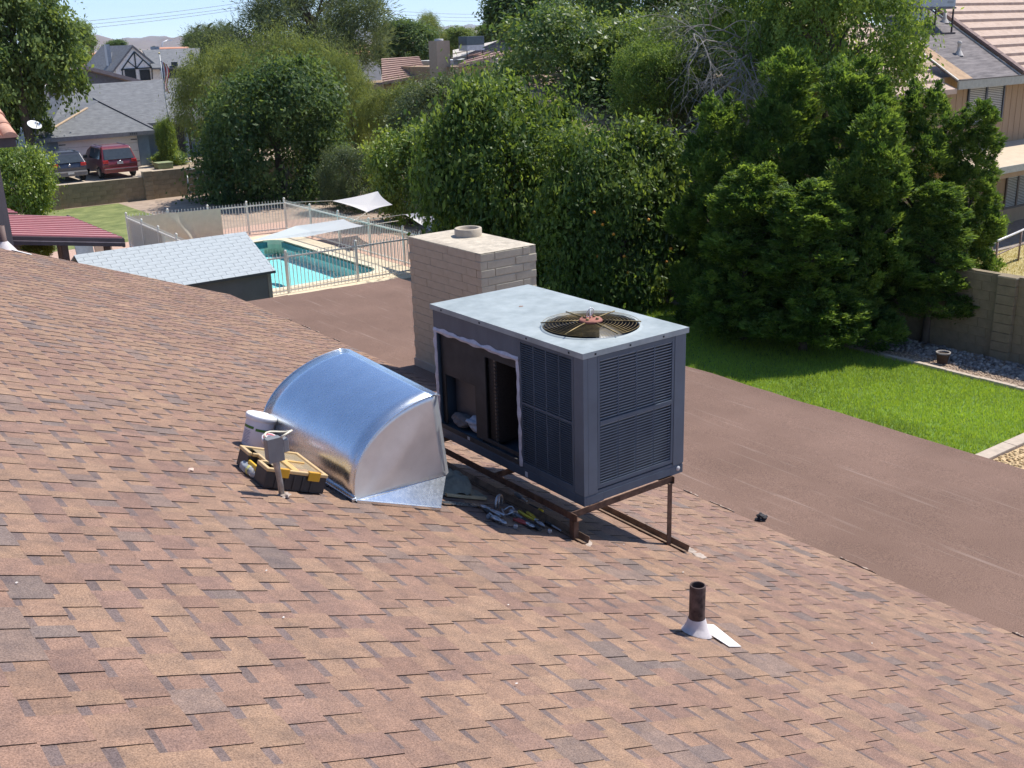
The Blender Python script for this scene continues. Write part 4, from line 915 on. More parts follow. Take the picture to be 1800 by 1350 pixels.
# ---------------------------------------------------------------- block garden walls
M_wb = mat('tan_block', (.235, .185, .115), .95, var=.12, scale=5, bump=.004, bscale=40, col2=(.28, .22, .14))
M_wm = mat('wall_mortar', (.24, .18, .105), .95, var=.1, scale=12)
WB = {}
def wall(name, label, axis, fixed, a0, a1, h, thick, piers=(), bl=.405, bh=.203, cap=True, z0=0.0):
    c_ = (a0 + a1) / 2; root = thing(name, label, 'wall', (fixed, c_, z0) if axis == 'y' else (c_, fixed, z0))
    def bxw(q, p0, p1, q0, q1, za, zb_):
        if axis == 'y': q.box(q0, q1, p0, p1, za, zb_)
        else: q.box(p0, p1, q0, q1, za, zb_)
    q = mb(); bxw(q, a0, a1, fixed - thick / 2 + .008, fixed + thick / 2 - .008, z0, z0 + h - .01); q.build('mortar_core', M_wm, root)
    rows = int(round(h / bh))
    for r_ in range(rows):
        p_ = a0 - (bl / 2 if r_ % 2 else 0)
        while p_ < a1 - .02:
            s0, s1 = max(p_, a0), min(p_ + bl, a1); p_ += bl
            if s1 - s0 < .06: continue
            key = (axis, round(s1 - s0, 2), thick, bh)
            if key not in WB:
                k_ = mb(); L_ = (s1 - s0) - .009; k_.box(*((-thick / 2, thick / 2, -L_ / 2, L_ / 2) if axis == 'y' else (-L_ / 2, L_ / 2, -thick / 2, thick / 2)), -bh / 2 + .0045, bh / 2 - .0045); WB[key] = k_.mesh('block', M_wb)
            o = link('block', WB[key], root); zc = z0 + bh * (r_ + .5); j = rnd.uniform(-.004, .004)
            o.location = (fixed + j, (s0 + s1) / 2, zc) if axis == 'y' else ((s0 + s1) / 2, fixed + j, zc)
    for pc_ in piers:
        for r_ in range(rows):
            q = mb(); bxw(q, pc_ - .2, pc_ + .2, fixed - thick / 2 - .11, fixed + thick / 2 + .02, z0 + r_ * bh + .004, z0 + (r_ + 1) * bh - .004); q.build('pier_block', M_wb, root, bevel=.006)
        q = mb(); bxw(q, pc_ - .21, pc_ + .21, fixed - thick / 2 - .12, fixed + thick / 2 + .03, z0 + h + .002, z0 + h + .04); q.build('pier_cap', mat('cap_block', (.42, .34, .23), .95, var=.1, scale=8), root, bevel=.006)
    if cap:
        n_ = int((a1 - a0) / bl)
        q = mb(); bxw(q, a0, a1, fixed - thick / 2 - .002, fixed + thick / 2 + .002, z0 + h - .008, z0 + h + .004); q.build('wall_cap', mat('cap_block', None) if 'cap_block' in MT else mat('cap_block', (.42, .34, .23), .95, var=.1, scale=8), root)
    return root
wall('block_wall', 'tan block wall with a pier at the right edge behind the stones', 'y', 21.25, 8.0, 17.6, 1.78, .16, piers=(11.25,))
wall('block_wall', 'shaded tan block wall behind the orange trees', 'y', 21.25, 17.7, 31.0, 1.78, .16, bl=.81, bh=.297)
wall('block_wall', 'lower block wall in front of the two parked cars', 'x', 51.3, 8.2, 15.95, 1.07, .2, piers=(11.9,), bl=.6, bh=.214)
wall('block_wall', 'taller shaded block wall behind the pool screen', 'x', 51.2, 16.0, 30.0, 1.30, .2, piers=(16.15,), bl=.6, bh=.217)

# ---------------------------------------------------------------- pool railing
M_rail = mat('cream_rail', (.74, .70, .62), .5, var=.06, scale=6)
FPK = None
def fence(name, label, a, b_, npost, gap=.115, h=1.2, first=0):
    global FPK
    a, b_ = np.array(a, float), np.array(b_, float); L_ = np.linalg.norm(b_ - a); d_ = (b_ - a) / L_
    root = thing(name, label, 'fence', (a[0], a[1], 0))
    for (z0, z1) in ((.10, .135), (h - .13, h - .085)):
        q = mb(); q.bar((a[0], a[1], (z0 + z1) / 2), (b_[0], b_[1], (z0 + z1) / 2), .035, z1 - z0); q.build('rail', M_rail, root)
    for k_ in range(first, npost):
        p_ = a + (b_ - a) * k_ / (npost - 1); q = mb(); q.box(p_[0] - .032, p_[0] + .032, p_[1] - .032, p_[1] + .032, .03, h + .02); q.lathe([(.02, h + .02), (.045, h + .05), (.045, h + .075), (0, h + .11)], (p_[0], p_[1], 0), 12, caps=False); q.build('post', M_rail, root)
    if FPK is None: q = mb(); q.box(-.0085, .0085, -.0085, .0085, .06, h - .01); q.lathe([(.010, h - .01), (0, h + .03)], n=6, caps=False); FPK = q.mesh('picket', M_rail)
    n_ = int(L_ / gap)
    for i in range(1, n_):
        p_ = a + d_ * i * gap; o = link('picket', FPK, root); o.location = (p_[0], p_[1], 0)
    return root
fence('pool_railing', 'cream metal railing on the far side of the pool, half screened by cloth', (11.35, 38.9), (17.05, 37.9), 5)
fence('pool_railing', 'long cream metal railing down the right side of the pool below the sails', (17.05, 37.9), (16.95, 24.5), 7, first=1)
fence('pool_railing', 'cream metal railing across the near end of the pool', (10.2, 27.95), (16.88, 27.75), 4)
fence('pool_railing', 'short cream railing behind the white shed roof on the left', (11.35, 38.9), (11.05, 31.2), 5, first=1)
# privacy cloth on the railing
def cloth_panel(name, label, a, b_, z0, z1, seed, amp=.05):
    q = mb(); q.smooth = True; nu, nv = 60, 18; a, b_ = np.array(a, float), np.array(b_, float); d_ = b_ - a; nrm = np.array([-d_[1], d_[0]]); nrm /= np.linalg.norm(nrm)
    if nrm[1] > 0: nrm = -nrm
    for i in range(nu + 1):
        for j in range(nv + 1):
            u, v = i / nu, j / nv
            f_ = amp * (mnoise.noise(Vector((u * 9, v * 1.2, seed))) + .5 * mnoise.noise(Vector((u * 22, v * 2.5, seed + 4)))) * (1.15 - v) + .10 * max(0, 1 - abs(u - .42 - (1 - v) * .22) * 9) * (1 - v * .7)
            zz = z0 + (z1 - z0) * v + (.03 * mnoise.noise(Vector((u * 6, seed, 0))) if j in (0, nv) else 0); p_ = a + d_ * u + nrm * (.045 + abs(f_))
            q.v.append((p_[0], p_[1], zz))
    for i in range(nu):
        for j in range(nv): i0 = i * (nv + 1) + j; q.face(i0, i0 + nv + 1, i0 + nv + 2, i0 + 1)
    o = q.build(name, mat('screen_cloth', (.54, .50, .40), .9, var=.06, scale=6)); return tag(o, label, 'screen')
cloth_panel('privacy_cloth', 'creased beige cloth hung along the far pool railing', (11.4, 38.88), (14.65, 38.31), .10, 1.13, 1)
cloth_panel('privacy_cloth', 'smooth beige cloth hung on the left pool railing', (11.36, 38.7), (11.2, 34.6), .08, 1.12, 5, .02)

# ---------------------------------------------------------------- shade sails
M_sail = leaf_mat('sail_fabric', (.62, .61, .60), (.66, .65, .63), .2, .9, .1)
def sail(name, label, corners, sag=.25, curve=.12, ropes=()):
    corners = [np.array(c_, float) for c_ in corners]; cen_ = sum(corners) / len(corners); n_ = len(corners); q = mb(); q.smooth = True; E_ = 14
    ring = []
    for i in range(n_):
        A_, B_ = corners[i], corners[(i + 1) % n_]
        for k_ in range(E_):
            t_ = k_ / E_; p_ = A_ * (1 - t_) + B_ * t_; ring.append(p_ + (cen_ - p_) * curve * 4 * t_ * (1 - t_))
    R_ = 8; m_ = len(ring)
    for r_ in range(R_):
        for p_ in ring:
            t_ = 1 - r_ / R_; w_ = cen_ + (p_ - cen_) * t_; w_ = w_ + np.array([0, 0, -sag * (1 - t_ ** 2)]); q.v.append(tuple(w_))
    q.v.append(tuple(cen_ + np.array([0, 0, -sag])))
    for r_ in range(R_ - 1):
        for j in range(m_): j2 = (j + 1) % m_; q.face(r_ * m_ + j, r_ * m_ + j2, (r_ + 1) * m_ + j2, (r_ + 1) * m_ + j)
    for j in range(m_): q.face((R_ - 1) * m_ + j, (R_ - 1) * m_ + (j + 1) % m_, R_ * m_)
    root = thing(name, label, 'shade sail', tuple(cen_)); q.build('fabric', M_sail, root)
    for (i, e_) in ropes:
        k_ = mb(); k_.tube([corners[i], np.array(e_, float)], .012, 6); k_.build('rope', mat('rope', (.45, .42, .36), .8), root)
    return root
sail('shade_sail', 'white shade sail stretched low over the near end of the pool', [PZ(438, 424, 1.0), PZ(520, 397, 1.25), PZ(604, 385, 1.5), PZ(640, 397, 1.5), PZ(540, 416, 1.1)], .06, .05, [(2, PZ(650, 378, 1.35)), (3, PZ(700, 388, 1.3))])
sail('shade_sail', 'pale shade sail hanging among the shrubs beyond the railing', [PZ(584, 353, 1.35), PZ(645, 373, 1.3), PZ(690, 360, 1.35), PZ(664, 336, 1.55)], .12, .10, [(0, PZ(505, 356, 1.4)), (1, PZ(600, 402, 1.1))])
sail('shade_sail', 'pale shade sail partly hidden by the orange tree above the chimney', [PZ(712, 377, 1.6), PZ(790, 436, 1.3), PZ(830, 400, 1.6), PZ(800, 355, 2.1)], .12, .10, [(0, PZ(600, 392, 1.2))])

# ---------------------------------------------------------------- garden shed with white painted shingles
shed = thing('garden_shed', 'grey garden shed with white painted shingle roof beyond the slope', 'shed', (7.9, 24.3, 0))
M_wsh = mat('white_shingle', (.40, .435, .445), .85, var=.10, scale=7, bump=.002, bscale=80)
M_shw = mat('shed_grey', (.115, .112, .115), .8, var=.08, scale=4)
sx0, sx1, ye, yr, ze, zr_ = 5.85, 9.88, 22.8, 24.35, 1.87, 2.58
q = mb(); q.slab([(sx0, ye, ze), (sx1, ye, ze), (sx1, yr, zr_), (sx0, yr, zr_)], .05); q.build('roof_deck', M_shw, shed)
q = mb(); q.slab([(sx0, yr + .003, zr_), (sx1, yr + .003, zr_), (sx1, 2 * yr - ye, ze), (sx0, 2 * yr - ye, ze)], .05); q.build('rear_slope', M_wsh, shed)
rows_ = 13; d_ = np.array([0, yr - ye, zr_ - ze]); Ls = np.linalg.norm(d_); dn = d_ / Ls; nr = np.array([0, -dn[2], dn[1]]); ex = Ls / rows_; SHM = {}
for r_ in range(rows_):
    p_ = sx0 - (.152 if r_ % 2 else 0)
    while p_ < sx1 - .02:
        a, b_ = max(p_, sx0), min(p_ + .305, sx1); p_ += .305
        if b_ - a < .03: continue
        key = round(b_ - a, 2)
        if key not in SHM:
            hw = (b_ - a) / 2 - .0035; k_ = mb(); e0, e1 = 0, ex + .0
            k_.hexa([(-hw, 0, 0), (hw, 0, 0), (hw, dn[1] * e1, dn[2] * e1), (-hw, dn[1] * e1, dn[2] * e1), tuple(np.array((-hw, 0, 0)) + nr * .0075), tuple(np.array((hw, 0, 0)) + nr * .0075), tuple(np.array((hw, dn[1] * e1, dn[2] * e1)) + nr * .004), tuple(np.array((-hw, dn[1] * e1, dn[2] * e1)) + nr * .004)]); SHM[key] = k_.mesh('shingle', M_wsh)
        o = link('shingle', SHM[key], shed); o.location = ((a + b_) / 2, ye + dn[1] * ex * r_ - .002, ze + dn[2] * ex * r_ + .0015)
q = mb(); q.box(sx0, sx1, yr - .09, yr + .09, zr_ - .01, zr_ + .012); 
q = mb(); nrp = 14
for i in range(nrp): x0 = sx0 + (sx1 - sx0) * i / nrp; q.poly([(x0 + .004, yr - .10, zr_ - .035), (x0 + (sx1 - sx0) / nrp - .004, yr - .10, zr_ - .035), (x0 + (sx1 - sx0) / nrp - .004, yr, zr_ + .016), (x0 + .004, yr, zr_ + .016)])
q.build('ridge_cap', M_wsh, shed)
q = mb(); q.box(sx0 + .12, sx1 - .1, ye + .12, 2 * yr - ye - .12, 0, ze - .0); q.build('wall', M_shw, shed)
q = mb(); q.poly([(sx1 - .1, ye + .12, ze), (sx1 - .1, 2 * yr - ye - .12, ze), (sx1 - .1, yr, zr_ - .06)]); q.build('gable', M_shw, shed)
q = mb(); q.box(sx1 - .17, sx1 - .085, ye + .105, ye + .12, 0, ze - .06); q.box(sx1 - .098, sx1 - .083, ye + .122, ye + .22, 0, ze - .06); q.build('corner_board', mat('shed_trim', (.22, .20, .18), .8), shed)
q = mb(); q.slab([(sx0, ye - .004, ze - .052), (sx1, ye - .004, ze - .052), (sx1, ye - .004, ze + .002), (sx0, ye - .004, ze + .002)], (0, .012, 0)); q.build('eave_trim', mat('eave_dark', (.05, .05, .055), .6), shed)

# ---------------------------------------------------------------- red metal patio cover
M_redm = mat('red_metal', (.50, .24, .235), .45, var=.06, scale=3); M_redr2 = mat('red_rib', (.22, .045, .05), .5)  # pale pans, dark ribs: rib shadow contrast put into the colours
rdp = thing('red_patio_cover', 'red ribbed metal patio cover with dark fascia at the left edge', 'patio cover', (6, 29, 0))
def zrd(x): return 2.42 + (7.66 - x) * .155
def ribs(y0, y1, xa, xb, pitch=.43):
    n_ = int((y1 - y0) / pitch); pts = []
    for i in range(n_):
        y = y0 + i * pitch
        q = mb(); q.hexa([(xa, y, zrd(xa) - .02), (xb, y, zrd(xb) - .02), (xb, y + pitch, zrd(xb) - .02), (xa, y + pitch, zrd(xa) - .02), (xa, y, zrd(xa)), (xb, y, zrd(xb)), (xb, y + pitch, zrd(xb)), (xa, y + pitch, zrd(xa))])
        q.m = 1; q.hexa([(xa, y, zrd(xa)), (xb, y, zrd(xb)), (xb, y + .13, zrd(xb)), (xa, y + .13, zrd(xa)), (xa, y + .012, zrd(xa) + .022), (xb, y + .012, zrd(xb) + .022), (xb, y + .118, zrd(xb) + .022), (xa, y + .118, zrd(xa) + .022)])
        q.build('metal_panel', [M_redm, M_redr2], rdp)
ribs(26.85, 32.0, 2.4, 7.66); ribs(32.05, 36.2, 2.4, 6.4)
M_fas = mat('dark_fascia', (.075, .05, .055), .6)
q = mb(); q.hexa([(2.4, 26.80, zrd(2.4) - .22), (7.7, 26.80, zrd(7.7) - .22), (7.7, 26.845, zrd(7.7) - .22), (2.4, 26.845, zrd(2.4) - .22), (2.4, 26.80, zrd(2.4) - .02), (7.7, 26.80, zrd(7.7) - .02), (7.7, 26.845, zrd(7.7) - .02), (2.4, 26.845, zrd(2.4) - .02)]); q.build('fascia', M_fas, rdp)
q = mb(); q.box(7.665, 7.70, 26.85, 32.0, zrd(7.7) - .24, zrd(7.7) - .004); q.build('gutter', M_fas, rdp)
q = mb(); q.hexa([(2.4, 26.785, zrd(2.4) - .13), (7.7, 26.785, zrd(7.7) - .13), (7.7, 26.80, zrd(7.7) - .13), (2.4, 26.80, zrd(2.4) - .13), (2.4, 26.785, zrd(2.4) - .115), (7.7, 26.785, zrd(7.7) - .115), (7.7, 26.80, zrd(7.7) - .115), (2.4, 26.80, zrd(2.4) - .115)]); q.build('fascia_line', mat('fascia_pale', (.34, .28, .28), .6), rdp)
for (xx, yy) in ((7.3, 27.0), (6.3, 27.0), (7.3, 31.8), (4.5, 27.0)):
    q = mb(); q.box(xx - .07, xx + .07, yy - .07, yy + .07, 0, zrd(xx) - .03); q.build('post', mat('brown_post', (.12, .075, .06), .8), rdp)
q = mb(); q.box(1.0, 6.9, 33, 33.15, 0, 2.3); q.build('back_screen', mat('patio_shade', (.10, .075, .065), .9), rdp)
# things under the cover
for i, (u, lb) in enumerate(((152, 'grey folded garden chair under the red patio cover'), (186, 'tan garden chair under the red patio cover by the post'))):
    p_ = PZ(u, 437, .75); t_ = thing('garden_chair', lb, 'chair', (p_[0], p_[1], 0)); mt = mat('chair_%d' % i, ((.30, .33, .36), (.42, .30, .22))[i], .6)
    q = mb(); q.box(p_[0] - .28, p_[0] + .28, p_[1] - .25, p_[1] + .25, .40, .45); q.build('seat', mt, t_, bevel=.01)
    q = mb(); q.obox((p_[0], p_[1] + .30, .78), (.28, 0, 0), (0, .02, 0), (0, .08, .34)); q.build('backrest', mt, t_, bevel=.01)
    for sx_ in (-.25, .25):
        for sy_ in (-.22, .22): q = mb(); q.box(p_[0] + sx_ - .015, p_[0] + sx_ + .015, p_[1] + sy_ - .015, p_[1] + sy_ + .015, 0, .40); q.build('leg', mat('chair_leg', (.5, .5, .5), .4, metal=.6), t_)
# ---------------------------------------------------------------- neighbour's clay tile eave at the left edge
nb = thing('brown_neighbour_house', 'brown house corner with clay barrel tile eave at the left edge', 'house', (3.4, 21, 0))
M_brs = mat('brown_siding', (.17, .125, .105), .8, var=.1, scale=6)
wx = PY(24, 432, 20.0)[0]
q = mb(); q.box(wx - 6, wx - .10, 20.0, 28, 0, 5.05); q.build('wall', M_brs, nb)
q = mb(); q.box(wx - .16, wx, 19.97, 20.1, 0, 5.05); q.build('corner_board', mat('brown_board', (.26, .20, .17), .8, var=.1, scale=10, stretch=(6, 6, .6)), nb)
q = mb(); q.box(wx - .30, wx - .17, 19.975, 19.99, 0, 5.05); q.build('corner_board', mat('brown_board', None), nb)
ez = PY(30, 258, 19.7)[2]; exx = PY(31, 250, 19.7)[0]
M_clay = mat('clay_tile', (.56, .27, .17), .85, var=.15, scale=6, col2=(.66, .38, .27))
q = mb(); q.box(exx - 6, exx - .02, 19.72, 19.80, ez - .0, ez + .17); q.build('fascia', mat('dark_board', (.08, .06, .06), .7), nb)
q = mb(); q.slab([(exx - 6, 19.7, ez + .17), (exx, 19.7, ez + .17), (exx - .6, 24, ez + 1.9), (exx - 6, 24, ez + 1.9)], .03); q.build('roof_deck', mat('dark_board', None), nb)
TM = None
for c_ in range(9):
    for r_ in range(9):
        x = exx - .11 - c_ * .24; y0 = 19.66 + r_ * .36; sl_ = 1.73 / 4.3
        if TM is None:
            k_ = mb(); k_.smooth = True; n_ = 10
            for yy, rr_ in ((0, .125), (.42, .105)):
                for j in range(n_ + 1): a = math.pi * j / n_; k_.v.append((rr_ * math.cos(a), yy, yy * sl_ + rr_ * .75 * math.sin(a)))
            for j in range(n_): k_.face(j, j + 1, n_ + 2 + j, n_ + 1 + j)
            k_.smooth = False; b0 = len(k_.v); k_.v.append((0, 0.0, 0))
            for j in range(n_): k_.face(b0, j + 1, j)
            TM = k_.mesh('roof_tile', M_clay)
        o = link('roof_tile', TM, nb); o.location = (x + rnd.uniform(-.008, .008), y0, ez + .16 + r_ * .36 * sl_ + .008 * r_)
# ---------------------------------------------------------------- tan two-storey house on the right
M_siding = mat('tan_siding', (.33, .225, .135), .85, var=.08, scale=5, stretch=(1, 1, .25))
M_trim = mat('grey_trim', (.38, .37, .32), .8, var=.12, scale=8)
M_tile = mat('tan_tile', (.46, .33, .25), .9, var=.12, scale=4, bump=.004, bscale=20, col2=(.52, .385, .30))
M_roll = mat('weathered_roll', (.15, .13, .13), .95, var=.35, scale=3.2, stretch=(.5, 3, 3), col2=(.24, .21, .20), bump=.003, bscale=60)
M_glass = mat('window_glass', (.05, .06, .07), .08, spec=.6)
M_blind = mat('blind_slats', (.36, .37, .36), .7, var=.06, scale=5)
M_frame = mat('dark_frame', (.035, .04, .055), .5)
ts = thing('tan_two_storey_house', 'tan sided two-storey house with tile roof at the upper right', 'house', (35, 22, 0))
HY = 19.72
q = mb(); q.box(28.9, 44, HY, 29, 0, 5.25); wl_ = q.build('wall', M_siding, ts)
for i in range(40):                       # vertical siding grooves as battens
    x = 29.1 + i * .37
    if 32.9 < x < 35.35: continue
    q = mb(); q.box(x, x + .018, HY - .008, HY - .001, 2.95, 5.1); q.build('batten', mat('batten_tan', (.27, .18, .105), .85), ts)
def win(root, x0, x1, z0, z1, y, nm=2, blinds=True, frame=None):
    fr_ = frame or M_frame; q = mb()
    q.box(x0 - .07, x1 + .07, y - .05, y + .02, z1, z1 + .07); q.box(x0 - .07, x1 + .07, y - .05, y + .02, z0 - .07, z0); q.box(x0 - .07, x0, y - .05, y + .02, z0, z1); q.box(x1, x1 + .07, y - .05, y + .02, z0, z1)
    for k_ in range(1, nm): xm = x0 + (x1 - x0) * k_ / nm; q.box(xm - .05, xm + .05, y - .045, y + .02, z0, z1)
    w_o = q.build('window', fr_, root)
    for k_ in range(nm):
        a, b_ = x0 + (x1 - x0) * k_ / nm + (.05 if k_ else 0), x0 + (x1 - x0) * (k_ + 1) / nm - (.05 if k_ < nm - 1 else 0)
        if blinds:
            q = mb(); n_ = int((z1 - z0) / .055)
            for i in range(n_): zz = z0 + (z1 - z0) * (i + .5) / n_; q.obox(((a + b_) / 2, y - .012, zz), ((b_ - a) / 2 - .004, 0, 0), (0, .006, -.018), (0, .001, .001))
            q.build('blind', M_blind, w_o)
        q = mb(); q.box(a, b_, y + .003, y + .012, z0, z1); q.build('pane', M_glass, w_o)
    return w_o
win(ts, 33.12, 35.17, 3.72, 5.08, HY - .01)
def rz2(y): return 5.15 + .62 * (y - 19.2)
q = mb(); q.slab([(31.6, 19.2, rz2(19.2)), (35.35, 19.2, rz2(19.2)), (35.35, 26.5, rz2(26.5)), (31.6, 26.5, rz2(26.5))], .06); q.build('rolled_roof', M_roll, ts)
for i in range(13):
    y0 = 19.15 + i * .46; x0, x1 = 35.42, 45
    q = mb(); q.hexa([(x0, y0, rz2(y0)), (x1, y0, rz2(y0)), (x1, y0 + .50, rz2(y0 + .50)), (x0, y0 + .50, rz2(y0 + .50)), (x0, y0, rz2(y0) + .15), (x1, y0, rz2(y0) + .15), (x1, y0 + .50, rz2(y0 + .50) + .045), (x0, y0 + .50, rz2(y0 + .50) + .045)]); q.build('tile_course', M_tile, ts)
    q = mb(); q.obox((35.42, y0 + .22, rz2(y0 + .22) + .14), (.13, 0, 0), (0, .225, .14), (0, -.025, .04)); q.build('rake_tile', mat('brown_rake', (.22, .15, .13), .9, var=.15, scale=6), ts, bevel=.01)
    q = mb(); q.hexa([(28.0, y0, rz2(y0) - .35), (31.5, y0, rz2(y0) - .35), (31.5, y0 + .5, rz2(y0 + .5) - .35), (28.0, y0 + .5, rz2(y0 + .5) - .35), (28.0, y0, rz2(y0) - .2), (31.5, y0, rz2(y0) - .2), (31.5, y0 + .5, rz2(y0 + .5) - .305), (28.0, y0 + .5, rz2(y0 + .5) - .305)]); q.build('tile_course', M_tile, ts)
q = mb(); q.box(31.55, 45, 19.13, 19.19, rz2(19.2) - .26, rz2(19.2) + .0); q.build('fascia', M_trim, ts)
q = mb(); q.box(31.6, 35.35, 19.12, 19.2, rz2(19.2) + .005, rz2(19.2) + .03); q.build('drip_edge', mat('drip_brown', (.12, .1, .09), .7), ts)
for xx in (31.6, 35.27):
    q = mb(); q.hexa([(xx - .03, 19.2, rz2(19.2) + .004), (xx + .03, 19.2, rz2(19.2) + .004), (xx + .03, 22.5, rz2(22.5) + .004), (xx - .03, 22.5, rz2(22.5) + .004), (xx - .03, 19.2, rz2(19.2) + .04), (xx + .03, 19.2, rz2(19.2) + .04), (xx + .03, 22.5, rz2(22.5) + .04), (xx - .03, 22.5, rz2(22.5) + .04)]); q.build('edge_flashing', mat('pale_flash', (.6, .57, .5), .7), ts)
q = mb(); q.hexa([(31.65, 19.25, rz2(19.25) + .004), (32.5, 19.25, rz2(19.25) + .004), (32.2, 21.5, rz2(21.5) + .004), (31.65, 21.5, rz2(21.5) + .004), (31.65, 19.25, rz2(19.25) + .01), (32.5, 19.25, rz2(19.25) + .01), (32.2, 21.5, rz2(21.5) + .01), (31.65, 21.5, rz2(21.5) + .01)]); q.build('tan_strip', mat('tan_roll', (.42, .28, .17), .95, var=.2, scale=5), ts)
vpt = onplane(1685, 95, (0, -.62, 1), 5.15 - .62 * 19.2)
q = mb(); q.lathe([(.16, -.05), (.1, .06), (.06, .12), (.05, .3), (.07, .32), (.07, .4), (0, .42)], vpt, 12, caps=False); q.build('roof_vent', mat('vent_pale', (.55, .5, .45), .7), ts)
vpt = onplane(1660, 38, (0, -.62, 1), 5.15 - .62 * 19.2)
q = mb(); q.lathe([(.16, -.05), (.1, .06), (.06, .12), (.05, .35), (0, .35)], vpt, 12, caps=False); q.build('roof_vent', mat('vent_pale', None), ts)
# lower porch roof, wall and windows under it
q = mb(); q.slab([(30.5, 17.45, 2.62), (44, 17.45, 2.62), (44, HY - .002, 2.93), (30.5, HY - .002, 2.93)], .05); q.build('porch_roof', mat('porch_tan', (.56, .44, .31), .9, var=.08, scale=4), ts)
q = mb(); q.box(30.5, 44, 17.40, 17.445, 2.42, 2.63); q.build('porch_fascia', M_trim, ts)
q = mb(); q.box(30.5, 44, 17.5, 17.6, 2.25, 2.42); q.build('porch_beam', M_siding, ts)
win(ts, 36.1, 38.3, .62, 1.95, HY - .01, nm=3, frame=mat('brown_frame', (.10, .075, .06), .6))
q = mb(); q.box(34.95, 35.02, HY - .02, HY - .002, .12, 2.2); q.build('door_casing', M_frame, ts)
q = mb(); q.box(35.05, 35.62, HY - .03, HY - .002, .25, .80); dd_ = q.build('pet_door', mat('white_frame', (.62, .62, .6), .6), ts)
q = mb(); q.box(35.12, 35.55, HY - .036, HY - .031, .32, .73); q.build('flap', mat('flap_dark', (.03, .035, .05), .4), dd_)
sheet('neighbour_patio', [(29, 17.3), (60, 17.3), (60, 19.72), (29, 19.72)], .05, mat('shaded_patio', (.30, .26, .22), .9))
# its rooftop unit
rp0 = [onplane(u, v, (0, -.62, 1), 5.15 - .62 * 19.2) for u, v in ((1672, 62), (1638, 36))]
ru = thing('rooftop_unit', 'grey air conditioner on tall thin legs above the tan house', 'air conditioner', (33.8, 21.6, 6))
bu0, bu1 = PY(1620, 13, 21.4), PY(1680, 8, 21.4)
q = mb(); q.box(bu0[0], bu1[0], 21.4, 22.4, bu0[2], bu0[2] + 1.1); q.build('cabinet', mat('unit_grey', (.30, .34, .37), .5, var=.08, scale=4), ru, bevel=.02)
q = mb(); q.box(bu0[0] - .03, bu1[0] + .03, 21.38, 22.42, bu0[2] - .06, bu0[2] - .004); q.build('base_rail', mat('unit_dark', (.09, .09, .1), .6), ru)
q = mb(); q.box(bu0[0] + .75 * (bu1[0] - bu0[0]), bu0[0] + .93 * (bu1[0] - bu0[0]), 21.392, 21.399, bu0[2] + .12, bu0[2] + .2); q.build('name_plate', mat('plate_grey', (.2, .22, .24), .5), ru)
for xx in (bu0[0] + .02, bu0[0] + (bu1[0] - bu0[0]) * .45, bu1[0] - .06):
    for yy in (21.42, 22.36):
        q = mb(); q.box(xx, xx + .045, yy, yy + .045, rz2(yy) + .03, bu0[2] - .065); q.build('leg', mat('unit_leg', (.06, .045, .045), .7), ru)
q = mb(); q.box(bu0[0] - .4, bu1[0] + .15, 21.40, 21.46, rz2(21.42) + .0, rz2(21.42) + .05); q.build('skid', mat('unit_leg', None), ru)
q = mb(); q.box(bu0[0] + .08, bu0[0] + .55, 21.6, 22.2, rz2(22.2) - .1, bu0[2] - .06); q.build('duct', mat('unit_duct', (.36, .42, .46), .5), ru)
# pipe handrail
hr = thing('pipe_handrail', 'white pipe handrail behind the block wall at the right edge', 'handrail', (29, 15.9, 0)); M_hr = mat('handrail_white', (.62, .58, .55), .4, metal=.2)
A_, B_ = np.array([28.45, 15.85, .86]), np.array([31.6, 16.3, .95])
q = mb(); q.tube([A_, B_], .035, 8); q.build('top_rail', M_hr, hr)
q = mb(); q.tube([A_ + [0, 0, -.42], B_ + [0, 0, -.42]], .02, 8); q.build('mid_rail', mat('handrail_brown', (.25, .17, .14), .6), hr)
for t_ in (.08, .2, .75): p_ = A_ + (B_ - A_) * t_; q = mb(); q.tube([(p_[0], p_[1], 0), (p_[0], p_[1], p_[2])], .03, 8); q.build('post', mat('handrail_brown', None), hr)

# ---------------------------------------------------------------- tile house glimpsed through the trees in the middle
mh = thing('tile_roof_house', 'tan tile roof glimpsed through the gap between the leafy trees', 'house', (29, 31, 0))
for i in range(9):
    y0 = 29.2 + i * .42; z0 = 3.35 + i * .235
    for (x0, x1, mt) in ((24.5, 28.75, M_tile), (28.95, 34, mat('purple_tile', (.17, .12, .12), .9, var=.15, scale=5))):
        q = mb(); q.hexa([(x0, y0, z0 - .1), (x1, y0, z0 - .1), (x1, y0 + .45, z0 + .15), (x0, y0 + .45, z0 + .15), (x0, y0, z0 + .06), (x1, y0, z0 + .06), (x1, y0 + .45, z0 + .255), (x0, y0 + .45, z0 + .255)]); q.build('tile_course', mt, mh)
q = mb(); q.box(24.8, 33.7, 29.6, 36, 0, 3.1); q.build('wall', M_siding, mh)

